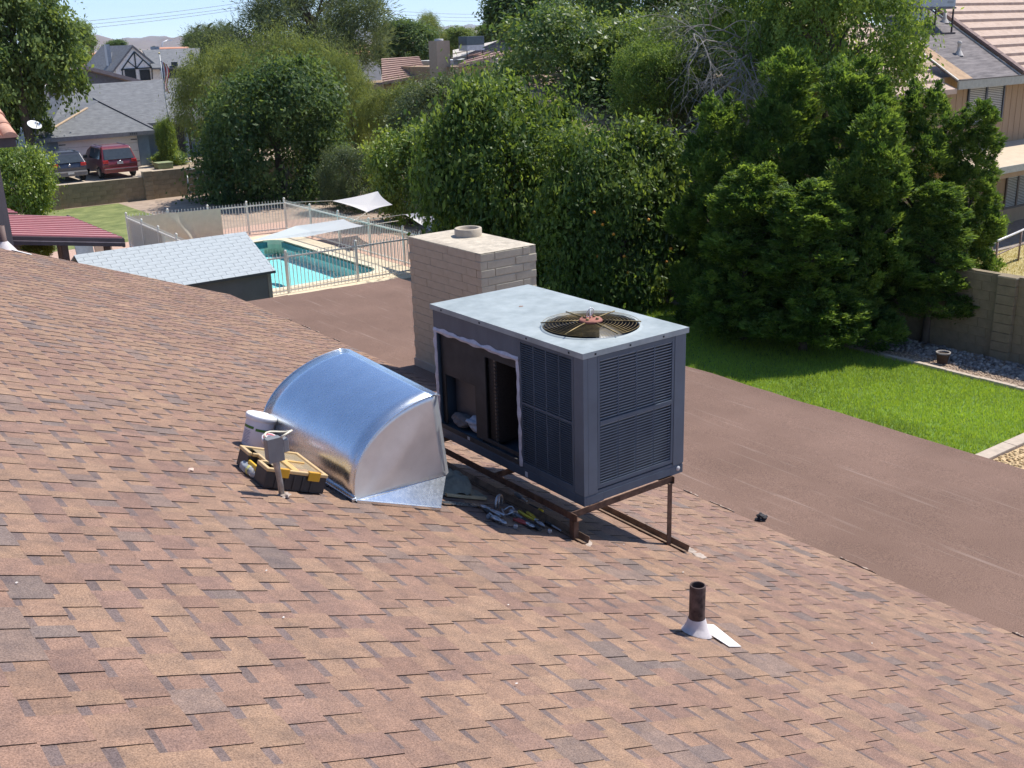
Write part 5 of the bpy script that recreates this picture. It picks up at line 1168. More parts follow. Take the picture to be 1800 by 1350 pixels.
# ---------------------------------------------------------------- far houses
def gable_roof(root, x0, x1, y0, y1, ze, zr, mt, name='roof', over=.35):
    ym = (y0 + y1) / 2; q = mb()
    q.slab([(x0 - over, y0 - over, ze - .1), (x1 + over, y0 - over, ze - .1), (x1 + over, ym, zr), (x0 - over, ym, zr)], .12); q.slab([(x0 - over, ym + .002, zr), (x1 + over, ym + .002, zr), (x1 + over, y1 + over, ze - .1), (x0 - over, y1 + over, ze - .1)], .12)
    return q.build(name, mt, root)
M_gsh = mat('grey_shingle', (.150, .155, .165), .95, var=.20, scale=2.2, stretch=(1.2, 1, 6), col2=(.20, .205, .212), bump=.004, bscale=40, detail=8)
gh = thing('grey_garage_house', 'grey shingled house with white garage door behind the parked cars', 'house', (20, 68, .3))
zg = .012
eL, eR, ap = PY(62, 243, 66.0), PY(276, 230, 66.0), PY(174, 178, 70.3)
ze = (eL[2] + eR[2]) / 2
M_bluew = mat('blue_stucco', (.20, .26, .31), .9, var=.06, scale=5)
rl, rr2 = PY(125, 150, 74.8), PY(400, 132, 74.8)
bL, bR = PY(85, 226, 68.8), PY(420, 208, 68.8)
q = mb(); q.slab([(bL[0], 68.8, bL[2]), (bR[0], 68.8, bR[2]), (rr2[0], 74.8, rr2[2]), (rl[0], 74.8, rl[2])], .15); q.build('main_roof', M_gsh, gh)
q = mb(); q.slab([(rl[0], 74.802, rl[2]), (rr2[0], 74.802, rr2[2]), (bR[0] + 2, 80.8, bR[2]), (bL[0] + 1, 80.8, bL[2])], .15); q.slab([(bL[0] - .01, 68.82, bL[2] - .01), (rl[0] - .01, 74.8, rl[2] - .01), (bL[0] + .9, 80.8, bL[2] - .01)], .1); q.build('rear_roof', M_gsh, gh)
q = mb(); q.slab([(eL[0], 66.0, ze), (eR[0], 66.0, ze), (ap[0], 70.3, ap[2])], .12); q.build('garage_hip', M_gsh, gh)
q = mb(); q.slab([(eR[0] + .004, 66.0, ze), (eR[0] + .1, 69.3, ze + .25), (ap[0] + .4, 73.3, ap[2] + .2), (ap[0] + .004, 70.3, ap[2])], .12); q.slab([(eL[0] - .004, 66.0, ze), (ap[0] - .004, 70.3, ap[2]), (ap[0], 73.3, ap[2] + .1), (eL[0] + 1.1, 69.8, ze + .3)], .12); q.build('garage_side_roof', M_gsh, gh)
hpm = mat('hip_pale', (.55, .40, .26), .9)
def lin(a, b_, t_): return np.array(a) * (1 - t_) + np.array(b_) * t_
q = mb(); q.bar(lin((eL[0], 66.0, ze + .03), (ap[0], 70.3, ap[2] + .03), .22), lin((eL[0], 66.0, ze + .03), (ap[0], 70.3, ap[2] + .03), .8), .16, .05); q.build('valley_strip', hpm, gh)
q = mb(); q.bar(lin((eR[0] + .1, 69.3, ze + .3), (ap[0] + .4, 73.3, ap[2] + .24), .05), lin((eR[0] + .1, 69.3, ze + .3), (ap[0] + .4, 73.3, ap[2] + .24), .55), .14, .05); q.build('valley_strip', hpm, gh)
q = mb(); q.bar(lin((eR[0], 66.0, ze + .02), (ap[0], 70.3, ap[2] + .02), .0), (ap[0], 70.3, ap[2] + .03), .22, .06); q.build('hip_cap', mat('hip_dark', (.13, .13, .14), .9), gh)
q = mb(); q.slab([(eL[0], 65.96, ze + .0), (eR[0], 65.96, ze + .0), (eR[0], 65.96, ze - .24), (eL[0], 65.96, ze - .24)], (0, .03, 0)); q.build('fascia', mat('grey_fascia', (.24, .24, .24), .8), gh)
GY = 66.55
dL, dR = PY(103, 260, GY)[0], PY(243, 250, GY)[0]
wL, wR = PY(84, 260, GY)[0], PY(262, 250, GY)[0]
q = mb(); q.box(wL, dL, GY, GY + .3, zg, ze - .12); q.box(dR, wR, GY, GY + .3, zg, ze - .12); q.box(dL, dR, GY, GY + .3, ze - .22, ze - .12); q.box(wL + .02, wL + .3, GY + .3, 76, zg, 2.35); q.box(wR - .3, wR, GY + .3, 70.3, zg, ze - .1); q.build('wall', M_bluew, gh)
zdt = ze - .22
M_gd = mat('garage_white', (.78, .76, .72), .7, var=.03, scale=3)
gdo = thing_part = None
for k_ in range(4):
    z0, z1 = zg + (zdt - zg) * k_ / 4, zg + (zdt - zg) * (k_ + 1) / 4
    q = mb(); q.box(dL + .01, dR - .01, GY + .06, GY + .10, z0 + .008, z1 - .004); o = q.build('garage_door_panel', M_gd, gh, bevel=.008)
M_iron = mat('black_iron', (.02, .02, .022), .6); q = mb()
for (xa, xb) in ((dL + .04, dL + .42), (dR - .42, dR - .04)):
    for zz in (zg + .28, zdt - .3): q.box(xa, xb, GY + .04, GY + .058, zz, zz + .05)
for dx in (-.14, .12): q.box((dL + dR) / 2 + dx, (dL + dR) / 2 + dx + .04, GY + .03, GY + .058, zg + .85, zg + 1.15)
q.build('door_hardware', M_iron, gh)
q = mb()
for i, ch in enumerate('20'): pass
hn = mb(); x0 = PY(228, 232, 65.95)[0]
for i in range(4): hn.box(x0 + i * .12, x0 + i * .12 + .07, 65.94, 65.955, ze - .17, ze - .06)
hn.build('house_number', mat('number_dark', (.08, .08, .08), .6), gh)
q = mb(); q.box(wR + .0, 34, 71.0, 71.3, zg, 2.4); q.build('front_wall', M_bluew, gh)
for (ua, ub) in ((338, 358),): 
    xa, xb = PY(ua, 240, 70.9)[0], PY(ub, 240, 70.9)[0]; win(gh, xa, xb, 1.0, 2.0, 70.95, nm=1, blinds=False, frame=mat('white_frame', None))
q = mb(); xa = PY(312, 250, 70.9)[0]; q.box(xa, xa + .95, 70.9, 70.98, zg, 2.2); q.build('front_door', mat('dark_door', (.03, .03, .035), .5), gh)
for u in (300, 330): xa = PY(u, 260, 69.2)[0]; q = mb(); q.box(xa - .1, xa + .1, 69.1, 69.3, zg, 2.3); q.build('porch_post', M_bluew, gh)
# brown gable house just behind
bg_ = thing('brown_gable_house', 'low brown gable roof showing behind the grey shingle ridge', 'house', (21, 80, .3))
pk, lo, lf2 = PY(147, 115, 80), PY(250, 142, 80), PY(70, 139, 80)
q = mb(); q.slab([(pk[0], 79.6, pk[2]), (lo[0], 79.6, lo[2]), (lo[0], 92, lo[2]), (pk[0], 92, pk[2])], .25); q.slab([(lf2[0], 79.6, lf2[2]), (pk[0] - .002, 79.6, pk[2]), (pk[0] - .002, 92, pk[2]), (lf2[0], 92, lf2[2])], .25); q.build('roof', mat('mauve_tile', (.36, .26, .23), .9, var=.15, scale=3), bg_)
q = mb(); q.slab([(pk[0], 80.2, pk[2] - .3), (lf2[0] + .5, 80.2, lf2[2] - .15), (lf2[0] + .5, 80.2, 0), (lo[0] - .5, 80.2, 0), (lo[0] - .5, 80.2, lo[2] - .15)], (0, .2, 0)); q.build('gable_wall', mat('grey_brown_wall', (.20, .17, .17), .9), bg_)
# half-timbered house
tu = thing('half_timbered_house', 'grey roofed house with white half-timbered gable above the far roofs', 'house', (30, 96, .3))
YT = 96
def T_(u, v, dy=0): p_ = PY(u, v, YT + dy); return (p_[0], p_[1], p_[2])
M_wht = mat('white_stucco', (.56, .55, .52), .9, var=.04, scale=4)
gA, gB, gC = T_(228, 92), T_(205, 123), T_(266, 119)
q = mb(); q.slab([T_(233, 79, -.12), T_(198, 124, -.12), (T_(198, 124, -.12)[0], YT + 9, T_(198, 124, -.12)[2]), (T_(233, 79, -.12)[0], YT + 9, T_(233, 79, -.12)[2])], .2); q.slab([(T_(233, 79, -.12)[0] + .004, YT - .12, T_(233, 79, -.12)[2]), (T_(233, 79, -.12)[0] + .004, YT + 9, T_(233, 79, -.12)[2]), (T_(283, 120, -.12)[0], YT + 9, T_(283, 120, -.12)[2]), T_(283, 120, -.12)], .2)
q.build('gable_roof', M_gsh, tu)
q = mb(); q.slab([T_(234, 83), T_(203, 122), (T_(203, 124)[0], YT, 0), (T_(280, 119)[0], YT, 0), T_(280, 119)], (0, .3, 0)); q.build('wall', mat('gable_white', (.80, .79, .76), .9), tu)
M_tim = mat('dark_timber', (.03, .045, .05), .8)
for (a, b_, w_) in (((236, 91), (213, 124), 4), ((236, 91), (268, 120), 4), ((236, 93), (239, 119), 4), ((224, 107), (240, 120), 3), ((251, 106), (240, 120), 3), ((214, 122), (268, 119), 4), ((215, 123), (216, 141), 3), ((267, 120), (268, 139), 3)):
    q = mb(); q.bar(T_(*a, -.03), T_(*b_, -.03), w_ * YT / FPX * .45, .06, (0, 1, 0)); q.build('timber', M_tim, tu)
for (u0, u1) in ((221, 237), (247, 262)):
    xa, xb = T_(u0, 130)[0], T_(u1, 130)[0]; win(tu, xa, xb, T_(u0, 141)[2] + .05, T_(u0, 123)[2] - .05, YT - .04, nm=1, blinds=False, frame=M_tim)
q = mb(); q.slab([T_(250, 88, 3), T_(352, 84, 3), T_(345, 118, -1), T_(268, 119, -1)][::-1], .15); q.slab([T_(196, 92, 4), T_(232, 92, 4), T_(228, 120, 1), T_(193, 121, 1)][::-1], .15); q.build('main_roof', M_gsh, tu)
q = mb(); a, b_ = T_(290, 120, -.2), T_(328, 136, -.2); q.box(a[0], b_[0], YT - .25, YT - .2, b_[2], a[2]); q.build('garage_opening', mat('navy_door', (.03, .05, .075), .6), tu)
a, b_ = T_(188, 78, 2), T_(196, 125, 2); q = mb(); q.box(a[0] - .1, b_[0] + .15, YT + 2, YT + 2.6, b_[2], a[2]); q.build('chimney', mat('pale_chimney', (.38, .40, .42), .9), tu)
a, b_ = T_(304, 109, -1.2), T_(313, 117, -1.2); q = mb(); q.box(a[0], b_[0], YT - 1.2, YT - .7, b_[2], a[2]); q.build('roof_vent', M_tim, tu)
a, b_ = T_(268, 82, 4), T_(280, 89, 4); q = mb(); q.box(a[0], b_[0], YT + 4, YT + 4.6, b_[2], a[2]); q.build('roof_cooler', mat('cooler_grey', (.28, .32, .36), .6), tu)
q = mb(); q.box(gB[0] - 6, T_(352, 90)[0], YT + .5, YT + 8, 0, 4); q.build('body', M_wht, tu)
# other far roofs
def far_roof(name, label, quad, Y, dY, mt, wall_mt, ribs_n=0, over=None):
    c_ = [PY(u, v, Y + (dY if i < 2 else 0)) for i, (u, v) in enumerate(quad)]; cen_ = sum(c_) / 4
    root = thing(name, label, 'house', (cen_[0], cen_[1], 0)); n_ = max(1, ribs_n)
    for i in range(n_):
        t0, t1 = i / n_, (i + 1) / n_; a, b_ = lin(c_[3], c_[0], t0), lin(c_[2], c_[1], t0); d_, e_ = lin(c_[3], c_[0], t1), lin(c_[2], c_[1], t1); up_ = np.array([0, -.02, .09])
        q = mb(); q.hexa([a + [0, 0, -.1], b_ + [0, 0, -.1], e_ + [0, 0, -.1], d_ + [0, 0, -.1], a + up_, b_ + up_, e_, d_]); q.build('tile_course', mt, root)
    q = mb(); xs_ = [p_[0] for p_ in c_]; q.box(min(xs_) + .4, max(xs_) - .4, Y + .5, Y + abs(dY) * 2, 0, min(p_[2] for p_ in c_) - .12); q.build('wall', wall_mt, root)
    return root
M_orange = mat('orange_tile', (.52, .26, .16), .9, var=.12, scale=3); M_rose = mat('rose_tile', (.40, .27, .22), .9, var=.14, scale=3)
far_roof('tile_roof_house', 'orange tile roof at the far left beside the pale chimney', [(152, 93), (190, 92), (182, 116), (145, 117)], 120, 5, M_orange, M_wht, 5)
far_roof('tile_roof_house', 'orange tile roof peeking out under the tall pine', [(592, 80), (640, 78), (655, 97), (580, 96)], 118, 5, M_orange, M_wht, 5)
far_roof('tile_roof_house', 'flat orange roof line right of the half-timbered gable', [(282, 83), (330, 82), (335, 90), (278, 91)], 125, 4, M_orange, M_wht, 2)
far_roof('tile_roof_house', 'rose tile roof in the clearing behind the feathery trees', [(670, 103), (736, 99), (752, 132), (672, 146)], 66, 4, M_rose, M_siding, 11)
h6 = far_roof('tile_roof_house', 'rose tile roof carrying a rooftop cooler right of the block chimney stack', [(828, 92), (885, 67), (905, 92), (806, 115)], 60, 4, M_rose, M_siding, 6)
far_roof('tile_roof_house', 'pale low roof behind the rooftop cooler', [(796, 88), (880, 70), (880, 84), (796, 104)], 66, 3, mat('pale_roof', (.55, .5, .44), .9), M_wht, 2)
a, b_ = PY(767, 72, 62), PY(792, 112, 62); q = mb(); q.box(a[0], b_[0], 62, 63, 0, a[2]); q.build('chimney', mat('tan_chimney', (.38, .29, .22), .9, var=.06, scale=5), h6)
q = mb(); q.lathe([(.3, a[2]), (.3, a[2] + .12), (0, a[2] + .14)], ((a[0] + b_[0]) / 2, 62.5, 0), 12, caps=False); q.build('chimney_cap', mat('cap_grey', (.4, .4, .4), .7), h6)
a, b_ = PY(820, 64, 61), PY(852, 88, 61)
cl_ = thing('rooftop_cooler', 'dark topped evaporative cooler standing on the rose tile roof', 'cooler', (a[0], 61, b_[2])); 
q = mb(); q.box(a[0], b_[0], 61, 62, b_[2] + .35, a[2]); q.build('cabinet', mat('cooler_blue', (.06, .09, .11), .5), cl_, bevel=.02)
q = mb(); q.box(a[0] + .02, b_[0] - .02, 60.99, 62.01, b_[2], b_[2] + .345); q.build('lower_cabinet', mat('cooler_pale', (.45, .48, .5), .5), cl_)
for xx in (a[0] + .05, b_[0] - .1): q = mb(); q.box(xx, xx + .05, 61.1, 61.15, b_[2] - 1.0, b_[2]); q.build('leg', M_iron, cl_)
a = PY(905, 40, 70); q = mb(); q.box(a[0] - .2, a[0] + .3, 70, 70.6, 3, a[2]); tag(q.build('roof_chimney', mat('tan_chimney', None)), 'small tan chimney half buried in the leafy tree tops', 'chimney')

# ---------------------------------------------------------------- two parked cars (rears towards us)
def car(label, X, Y, z0, w, h, paint, plate):
    root = thing('parked_car', label, 'car', (X, Y, z0), 0, 'cars parked on the far driveway')
    Ln = 4.7; hw = w / 2
    # side profile (y from rear, z) and half width per height
    prof = [(.10, .32), (.02, .55), (.0, .80), (.06, 1.0), (.42, h - .10), (.62, h - .02), (1.4, h), (2.4, h - .03), (3.05, h - .28), (3.45, 1.06), (4.3, .96), (4.62, .78), (Ln, .5), (Ln - .06, .32)]
    def ww(z_): return hw * (.94 if z_ < .4 else 1.0 if z_ < 1.02 else 1.0 - .20 * (z_ - 1.02) / (h - 1.02))
    q = mb(); q.smooth = False; n_ = len(prof); ins = .07
    for s_ in (-1, 1):
        for (yy, zz) in prof: q.v.append((X + s_ * ww(zz), Y + yy, z0 + zz))
    for i in range(n_): j = (i + 1) % n_; q.face(i, j, n_ + j, n_ + i)
    q.face(*range(n_ - 1, -1, -1)); q.face(*range(n_, 2 * n_))
    q.build('body', paint, root, bevel=.07, seg=3)
    def quad(name, mt, pts, par=None):     # pts on the rear slope (s, y, z)
        k_ = mb(); k_.slab([(X + s_ * 1.0, Y + yy, z0 + zz) for (s_, yy, zz) in pts], (0, .04, -.01)); return k_.build(name, mt, par or root, bevel=.008)
    gw = ww(1.35) - .13
    quad('rear_window', M_glass, [(-gw - .06, .035, 1.06), (gw + .06, .035, 1.06), (gw - .02, .375, h - .16), (-gw + .02, .375, h - .16)])
    for s_ in (-1, 1):
        k_ = mb(); xo = X + s_ * (ww(1.3) + .004)
        for (ya, yb) in ((.62, 1.5), (1.58, 2.4)):
            k_.slab([(X + s_ * (ww(1.08) + .006), Y + ya - .1, z0 + 1.08), (X + s_ * (ww(1.08) + .006), Y + yb, z0 + 1.08), (X + s_ * (ww(h - .14) + .006), Y + yb - .05, z0 + h - .14), (X + s_ * (ww(h - .14) + .006), Y + ya + .02, z0 + h - .14)], (-s_ * .02, 0, 0))
        k_.build('side_window', M_glass, root)
        k_ = mb(); k_.box(X + s_ * hw * .80 - .15, X + s_ * hw * .80 + .15, Y - .022, Y + .08, z0 + .86, z0 + 1.04); k_.build('tail_light', mat('tail_red', (.45, .02, .02), .2, coat=.5), root, bevel=.03)
        k_ = mb(); k_.obox((X + s_ * (hw + .12), Y + 2.75, z0 + 1.12), (.10, 0, 0), (0, .05, 0), (0, 0, .08)); k_.build('mirror', M_blkr, root, bevel=.02)
        k_ = mb(); k_.box(X + s_ * (hw * .66) - .02, X + s_ * (hw * .66) + .02, Y + .75, Y + 2.3, z0 + h - .01, z0 + h + .04); k_.build('roof_rail', mat('rail_silver', (.4, .4, .42), .3, metal=.8), root, bevel=.01)
        for yw in (.85, 3.75):
            k_ = mb(); k_.lathe([(.0, -.11), (.30, -.11), (.34, -.08), (.34, .08), (.30, .11), (0, .11)], (X + s_ * (hw - .10), Y + yw, z0 + .34), 22, axis=(1, 0, 0), caps=False); wo = k_.build('wheel', mat('tyre', (.02, .02, .02), .8), root)
            k_ = mb(); k_.lathe([(.0, .115 * s_), (.22, .115 * s_)], (X + s_ * (hw - .10), Y + yw, z0 + .34), 18, axis=(1, 0, 0), caps=False); k_.build('rim', mat('rail_silver', None), wo)
    k_ = mb(); k_.box(X - hw * .96, X + hw * .96, Y - .10, Y + .12, z0 + .34, z0 + .62); k_.build('bumper', mat('bumper_grey', (.12, .12, .125), .5) if plate else paint, root, bevel=.05)
    k_ = mb(); k_.box(X - .16, X + .16, Y - .115 if plate else Y - .018, Y - .09 if plate else Y + .02, z0 + (.46 if plate else .80), z0 + (.57 if plate else .93)); k_.build('number_plate', mat('plate_white', (.55, .55, .52), .5), root)
    k_ = mb(); k_.lathe([(.07, 0), (.07, .02), (0, .02)], (X, Y - .0, z0 + .93), 14, axis=(0, -1, 0)); k_.build('badge', mat('rail_silver', None), root)
    k_ = mb(); k_.box(X - hw * .95, X + hw * .95, Y - .108, Y - .10, z0 + .55, z0 + .585); k_.build('chrome_strip', mat('rail_silver', None), root)
c1, c2 = PZ(125, 321, .0), PZ(213, 314, .0)
car('dark navy SUV parked on the left of the far driveway', c1[0], 61.2, .016, 1.85, 1.62, mat('navy_paint', (.028, .034, .055), .3, coat=.6), True)
car('dark red SUV parked in front of the white garage door', c2[0] + .06, 60.9, .016, 1.95, 1.76, mat('maroon_paint', (.16, .018, .022), .3, coat=.6), False)

# ---------------------------------------------------------------- flagpole, dish, ladder frame, birdbath, lamp, wires
fp = PZ(308, 290, .0); ft = PY(283, 95, fp[1])
fg = thing('flagpole', 'tall white flagpole with limp striped flag in front of the grey house', 'flagpole', tuple(fp))
q = mb(); q.tube([fp, (fp[0] - .1, fp[1], ft[2])], [.06, .035], 8); q.build('pole', mat('pole_white', (.6, .6, .58), .5), fg)
q = mb(); q.lathe([(.0, -.07), (.07, 0), (0, .07)], (fp[0] - .1, fp[1], ft[2] + .05), 10, caps=False); q.build('finial', mat('gold_ball', (.6, .5, .25), .4, metal=.6), fg)
flag_stripes = [(.35, .05, .06), (.6, .58, .56)]
for i in range(5):
    q = mb(); q.smooth = True; z1 = ft[2] - .35; n_ = 10
    for k_ in range(n_ + 1):
        t_ = k_ / n_
        for j in range(2): x = fp[0] - .08 + (.09 * (i + j)) * (.7 + .25 * math.sin(t_ * 6)) ; q.v.append((x, fp[1] - .05 + .06 * math.sin(i + j + t_ * 5), z1 - t_ * 1.7 - .05 * (i + j)))
    for k_ in range(n_): q.face(2 * k_, 2 * k_ + 1, 2 * k_ + 3, 2 * k_ + 2)
    q.build('flag_stripe', mat('flag_%d' % (i % 2), flag_stripes[i % 2], .8) if i else mat('flag_blue', (.04, .05, .12), .8), fg)
dp = PY(60, 222, 62.0)
ds = thing('satellite_dish', 'white satellite dish on a pole left of the grey house', 'satellite dish', (dp[0], 62, 0))
q = mb(); q.lathe([(.0, 0), (.15, .02), (.28, .07), (.36, .12), (.37, .115), (.28, .06), (.15, .01), (0, -.012)], dp, 26, axis=(.15, -.55, .8), caps=False); q.build('reflector', mat('dish_white', (.68, .68, .68), .5), ds)
q = mb(); q.tube([dp, (dp[0] + .05, 62.1, dp[2] - .5), (dp[0] + .05, 62.1, 0)], .03, 8); q.build('mast', M_iron, ds)
q = mb(); q.tube([np.array(dp) + [0, -.05, -.25], np.array(dp) + [.1, -.42, .18]], .015, 6); q.lathe([(.04, 0), (.04, .08), (0, .08)], np.array(dp) + [.1, -.42, .18], 10, axis=(-.1, .6, -.5)); q.build('feed_arm', M_iron, ds)
# metal ladder frame with small tilted panel in front of the taller wall
lp_ = PZ(338, 368); ld = thing('metal_ladder_frame', 'metal ladder frame with a tilted blue panel against the shaded wall', 'ladder', (lp_[0], 50.2, 0)); M_al = mat('aluminium', (.50, .50, .48), .4, metal=.6)
x0, x1 = PY(333, 340, 50.2)[0], PY(350, 340, 50.2)[0]; zt_ = PY(333, 308, 50.2)[2]
for xx in (x0, x1): q = mb(); q.tube([(xx, 50.2, 0), (xx, 50.2, zt_)], .028, 6); q.build('stile', M_al, ld)
for k_ in range(5): q = mb(); q.tube([(x0, 50.2, .25 + k_ * .36), (x1, 50.2, .25 + k_ * .36)], .022, 6); q.build('rung', M_al, ld)
for (u, v) in ((373, 318), (390, 318)): p_ = PY(u, v, 50.5); q = mb(); q.tube([(p_[0], 50.5, 0), (p_[0], 50.5, 1.5)], .02, 6); q.build('stile', M_al, ld)
a, b_ = PY(333, 306, 50.2), PY(385, 312, 50.6); q = mb(); q.slab([(a[0], 50.1, a[2]), (a[0] + .55, 50.1, a[2] + .1), (b_[0], 50.9, b_[2] + .1), (b_[0] - .6, 50.9, b_[2] - .05)], .04); q.build('top_panel', mat('blue_panel', (.08, .13, .16), .5), ld)
ps = PZ(503, 352, 0); p_ = PY(503, 352, 47); q = mb(); q.lathe([(.25, 0), (.22, .9), (.34, 1.15), (.1, 1.3), (.06, 1.5), (0, 1.52)], (p_[0], 47, 0), 14, caps=False); tag(q.build('stone_urn', mat('urn_grey', (.22, .2, .18), .9, var=.1, scale=8)), 'grey stone urn standing in the shade beyond the pool railing', 'urn')
bb = PZ(625, 252); t_ = thing('bird_bath', 'small stone bird bath on the far bare ground', 'bird bath', tuple(bb)); q = mb(); q.lathe([(.28, 0), (.14, .12), (.12, .65), (.2, .7)], bb, 12); q.build('pedestal', mat('urn_grey', None), t_)
q = mb(); q.lathe([(.2, .7), (.55, .82), (.55, .86), (.2, .78), (0, .78)], bb, 18, caps=False); q.build('bowl', mat('bath_pale', (.5, .45, .38), .9), t_)
for i, (u, v, lb) in enumerate(((292, 297, 'green utility box on the lawn beside the driveway'), (362, 293, 'tan utility box on the lawn near the dark orange tree'))):
    p_ = PZ(u, v, .01); t_ = thing('utility_box', lb, 'utility box', tuple(p_)); w_ = .45
    q = mb(); q.box(p_[0] - w_, p_[0] + w_, p_[1], p_[1] + .8, .01, .33); q.build('cabinet', mat('util_%d' % i, ((.20, .24, .12), (.40, .33, .22))[i], .7), t_, bevel=.03)
    q = mb(); q.box(p_[0] - w_ - .03, p_[0] + w_ + .03, p_[1] - .03, p_[1] + .83, .335, .39); q.build('cover', mat('utilc_%d' % i, ((.26, .30, .16), (.46, .38, .26))[i], .7), t_, bevel=.02)
sl_ = PY(286, 90, 160); st_ = PY(286, 74, 160); t_ = thing('street_lamp', 'white curved street lamp above the half-timbered house', 'street lamp', (sl_[0], 160, 0)); M_lampw = mat('lamp_white', (.7, .7, .7), .5)
q = mb(); q.tube([(sl_[0], 160, 0), (sl_[0], 160, st_[2] - .5), (sl_[0] + .25, 160, st_[2]), (sl_[0] + 1.0, 160, st_[2] + .25)], .1, 8); q.build('pole', M_lampw, t_)
q = mb(); q.box(sl_[0] + .9, sl_[0] + 1.6, 159.85, 160.15, st_[2] + .12, st_[2] + .3); q.build('lamp_head', M_lampw, t_)
M_wire = mat('wire_grey', (.16, .16, .18), .6)
for i, (pa, pb) in enumerate((((-40, 52, 170), (470, -2, 200)), ((-40, 58, 172), (470, 5, 202)), ((-40, 66, 174), (470, 9, 204)), ((640, 14, 215), (900, 24, 240)), ((640, 20, 217), (900, 30, 242)), ((640, 27, 219), (900, 36, 244)))):
    A_, B_ = PD(*pa), PD(*pb); q = mb(); q.tube([A_ * (1 - t_) + B_ * t_ + np.array([0, 0, -2.2 * t_ * (1 - t_)]) for t_ in [k_ / 14 for k_ in range(15)]], .032, 5)
    tag(q.build('power_line', M_wire), ['highest', 'middle', 'lowest', 'highest', 'middle', 'lowest'][i] + ' of the three power lines ' + ('left' if i < 3 else 'right') + ' of the tall pine', 'power line', 'power lines across the sky')

# ---------------------------------------------------------------- hills
def hills(name, pts, D, deep, mt, seed):
    q = mb(); q.smooth = True; n_ = 140; us = np.linspace(pts[0][0], pts[-1][0], n_); vs = np.interp(us, [p_[0] for p_ in pts], [p_[1] for p_ in pts]); R_ = 9
    for i in range(n_):
        c_ = PD(us[i], vs[i], D); c_[2] += D * .0006 * mnoise.noise(Vector((us[i] * .06, seed, 0))) ; hd = np.array([c_[0], c_[1], 0]); hd /= np.linalg.norm(hd)
        for r_ in range(R_):
            t_ = r_ / (R_ - 1); k_ = abs(t_ - .6) / .6 if t_ < .6 else (t_ - .6) / .4; hgt = c_[2] * (1 - k_ ** 1.15) * (1 + (.30 * mnoise.noise(Vector((us[i] * .045 + seed, t_ * 4, 3))) if 0 < k_ < .99 else 0) * (1 if k_ > .05 else 0))
            p_ = c_ + hd * deep * (t_ - .6); q.v.append((p_[0], p_[1], max(hgt, -5)))
    for i in range(n_ - 1):
        for r_ in range(R_ - 1): i0 = i * R_ + r_; q.face(i0, i0 + R_, i0 + R_ + 1, i0 + 1)
    return struct(q.build(name, mt))
M_hill = mat('desert_hill', (.26, .165, .135), .95, var=.35, scale=.012, col2=(.20, .17, .13), detail=10)
hills('near_hills', [(60, 82), (130, 68), (158, 61), (185, 63), (212, 73), (235, 70), (262, 74), (300, 66), (340, 61), (400, 68), (470, 74), (600, 72), (760, 62), (800, 48), (850, 44), (905, 50), (960, 64)], 5200, 1900, M_hill, 2)
hills('middle_hills', [(150, 80), (205, 67), (228, 63), (245, 67), (290, 62), (330, 62), (420, 72), (600, 70)], 7400, 2200, M_hill, 7)
hills('far_hills', [(280, 74), (330, 60), (352, 50), (378, 47), (405, 53), (460, 64), (600, 58), (650, 44), (695, 36), (720, 38), (760, 45), (830, 40), (900, 44), (1000, 55)], 15000, 3500, M_hill, 12)
